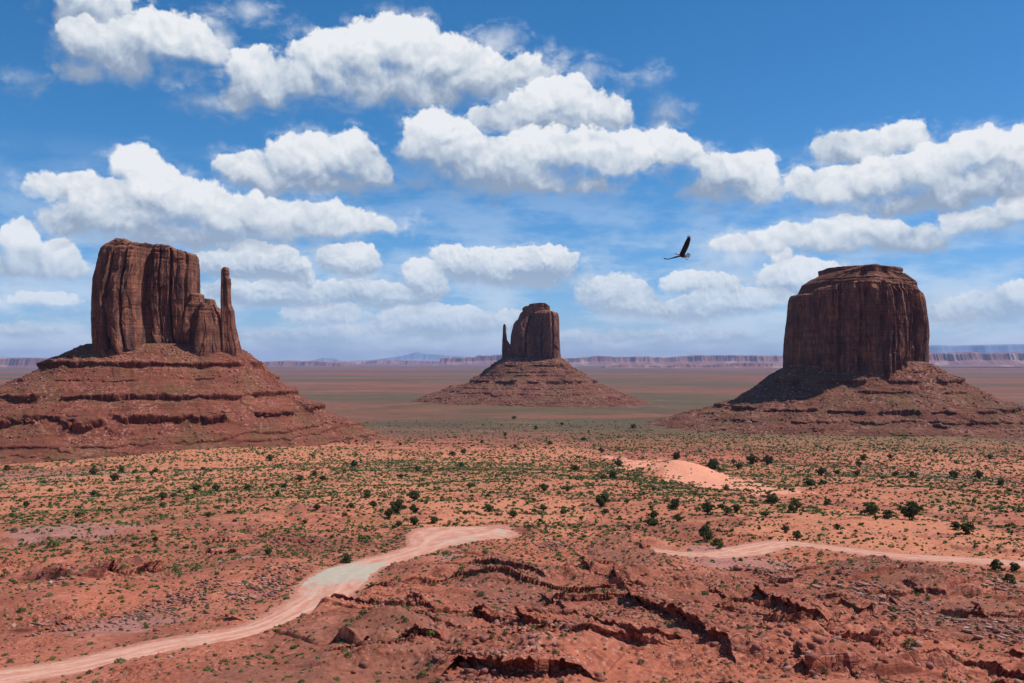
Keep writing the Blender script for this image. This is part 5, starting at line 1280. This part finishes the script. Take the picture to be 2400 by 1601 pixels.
    # far wing, seen nearly edge on, reaching away
    blade([(P(975, 1020, .02), P(985, 1066, .06)), (P(925, 1030, .10), P(935, 1068, .30)), (P(870, 1036, .22), P(880, 1078, .50)), (P(800, 1052, .36), P(815, 1086, .62)), (P(740, 1076, .48), P(755, 1096, .68)), (P(680, 1092, .58), P(700, 1108, .74)), (P(620, 1094, .66), P(650, 1114, .78)), (P(570, 1080, .72), P(600, 1113, .80)), (P(540, 1070, .76), P(560, 1100, .80))], 0)
    for a, b, d in (((560, 1072), (545, 1082), (498, 1052)), ((560, 1082), (555, 1094), (515, 1078)), ((575, 1092), (570, 1106), (535, 1098)), ((572, 1074), (560, 1080), (566, 1054))):
        blade([(P(*a, .76), P(*b, .78)), (P((a[0]+d[0])/2, (a[1]+d[1])/2-2, .78), P((b[0]+d[0])/2, (b[1]+d[1])/2+2, .8)), (P(d[0], d[1]-1, .8), P(d[0], d[1]+1, .8))], 0, .008)
    # tail fan
    for k, (ex, ey) in enumerate(((1215, 945), (1245, 952), (1268, 968), (1282, 992), (1286, 1020), (1278, 1048), (1262, 1076), (1240, 1098), (1212, 1112))):
        q = np.array([ex-1125, ey-1040.]); q /= np.linalg.norm(q); nn = np.array([-q[1], q[0]])
        def W(f, w): 
            c = np.array([1125., 1040.])+(np.array([ex, ey])-np.array([1125, 1040.]))*f
            return P(*(c-nn*w), -.01*k), P(*(c+nn*w), -.01*k+.004)
        blade([W(0, 6), W(.4, 9), W(.8, 11), W(.95, 8), W(1.0, 2)], 3 if k % 2 == 0 else 1, .006)
    # legs with clenched feet
    for dx, dd in ((0, -.05), (26, .04)):
        loft([(P(1095+dx, 1075, dd), .045, .04), (P(1118+dx, 1102, dd), .040, .036), (P(1134+dx, 1122, dd), .026, .022)], 1, 10)
        loft([(P(1132+dx, 1120, dd), .018, .016), (P(1142+dx, 1138, dd), .014, .014)], 2, 8)
        for f in (-1, 0, 1):
            loft([(P(1140+dx, 1136, dd), .013, .012), (P(1150+dx+f*5, 1148, dd+f*.02), .011, .010), (P(1162+dx+f*6, 1160-abs(f)*4, dd+f*.03), .008, .007), (P(1170+dx+f*5, 1170-abs(f)*5, dd+f*.03), .002, .002)], 0, 6)
    V = np.concatenate(Vs); F = np.concatenate(Fs); M_ = np.concatenate(Ms)
    me = mesh_from('eagle', V, F, mats=mats, mat_idx=M_)
    d = px_dir(1520*.9796+ox*.075, 520*.9796+oy*.075)
    add_obj('eagle', me, loc=(d[0]/d[1]*Y0, Y0, CAM_Z+d[2]/d[1]*Y0), label='dark eagle with white head and pale fanned tail soaring, one wing raised', cat='bird')
import time as _t
_t0 = _t.time()
def lap(s): print('lap', s, round(_t.time()-_t0, 1))
arr_w = west_butte(); arr_e = east_butte(); arr_r = right_butte(); lap('buttes')
build_far()
build_ground(); lap('ground')
build_road(*ROADS[0], ROAD_Z[0], 'road', 'pale dirt road with grey gravel patches, curving from the lower left')
build_road(*ROADS[1], ROAD_Z[1], 'track', 'narrow sandy track crossing the pink sand slope on the right', gravel=0.0)
scatter_ground((arr_w, arr_e, arr_r)); lap('rocks')
scatter_shrubs(); lap('shrubs')
plant_trees(); small_things(); build_eagle(); lap('trees')
build_haze()
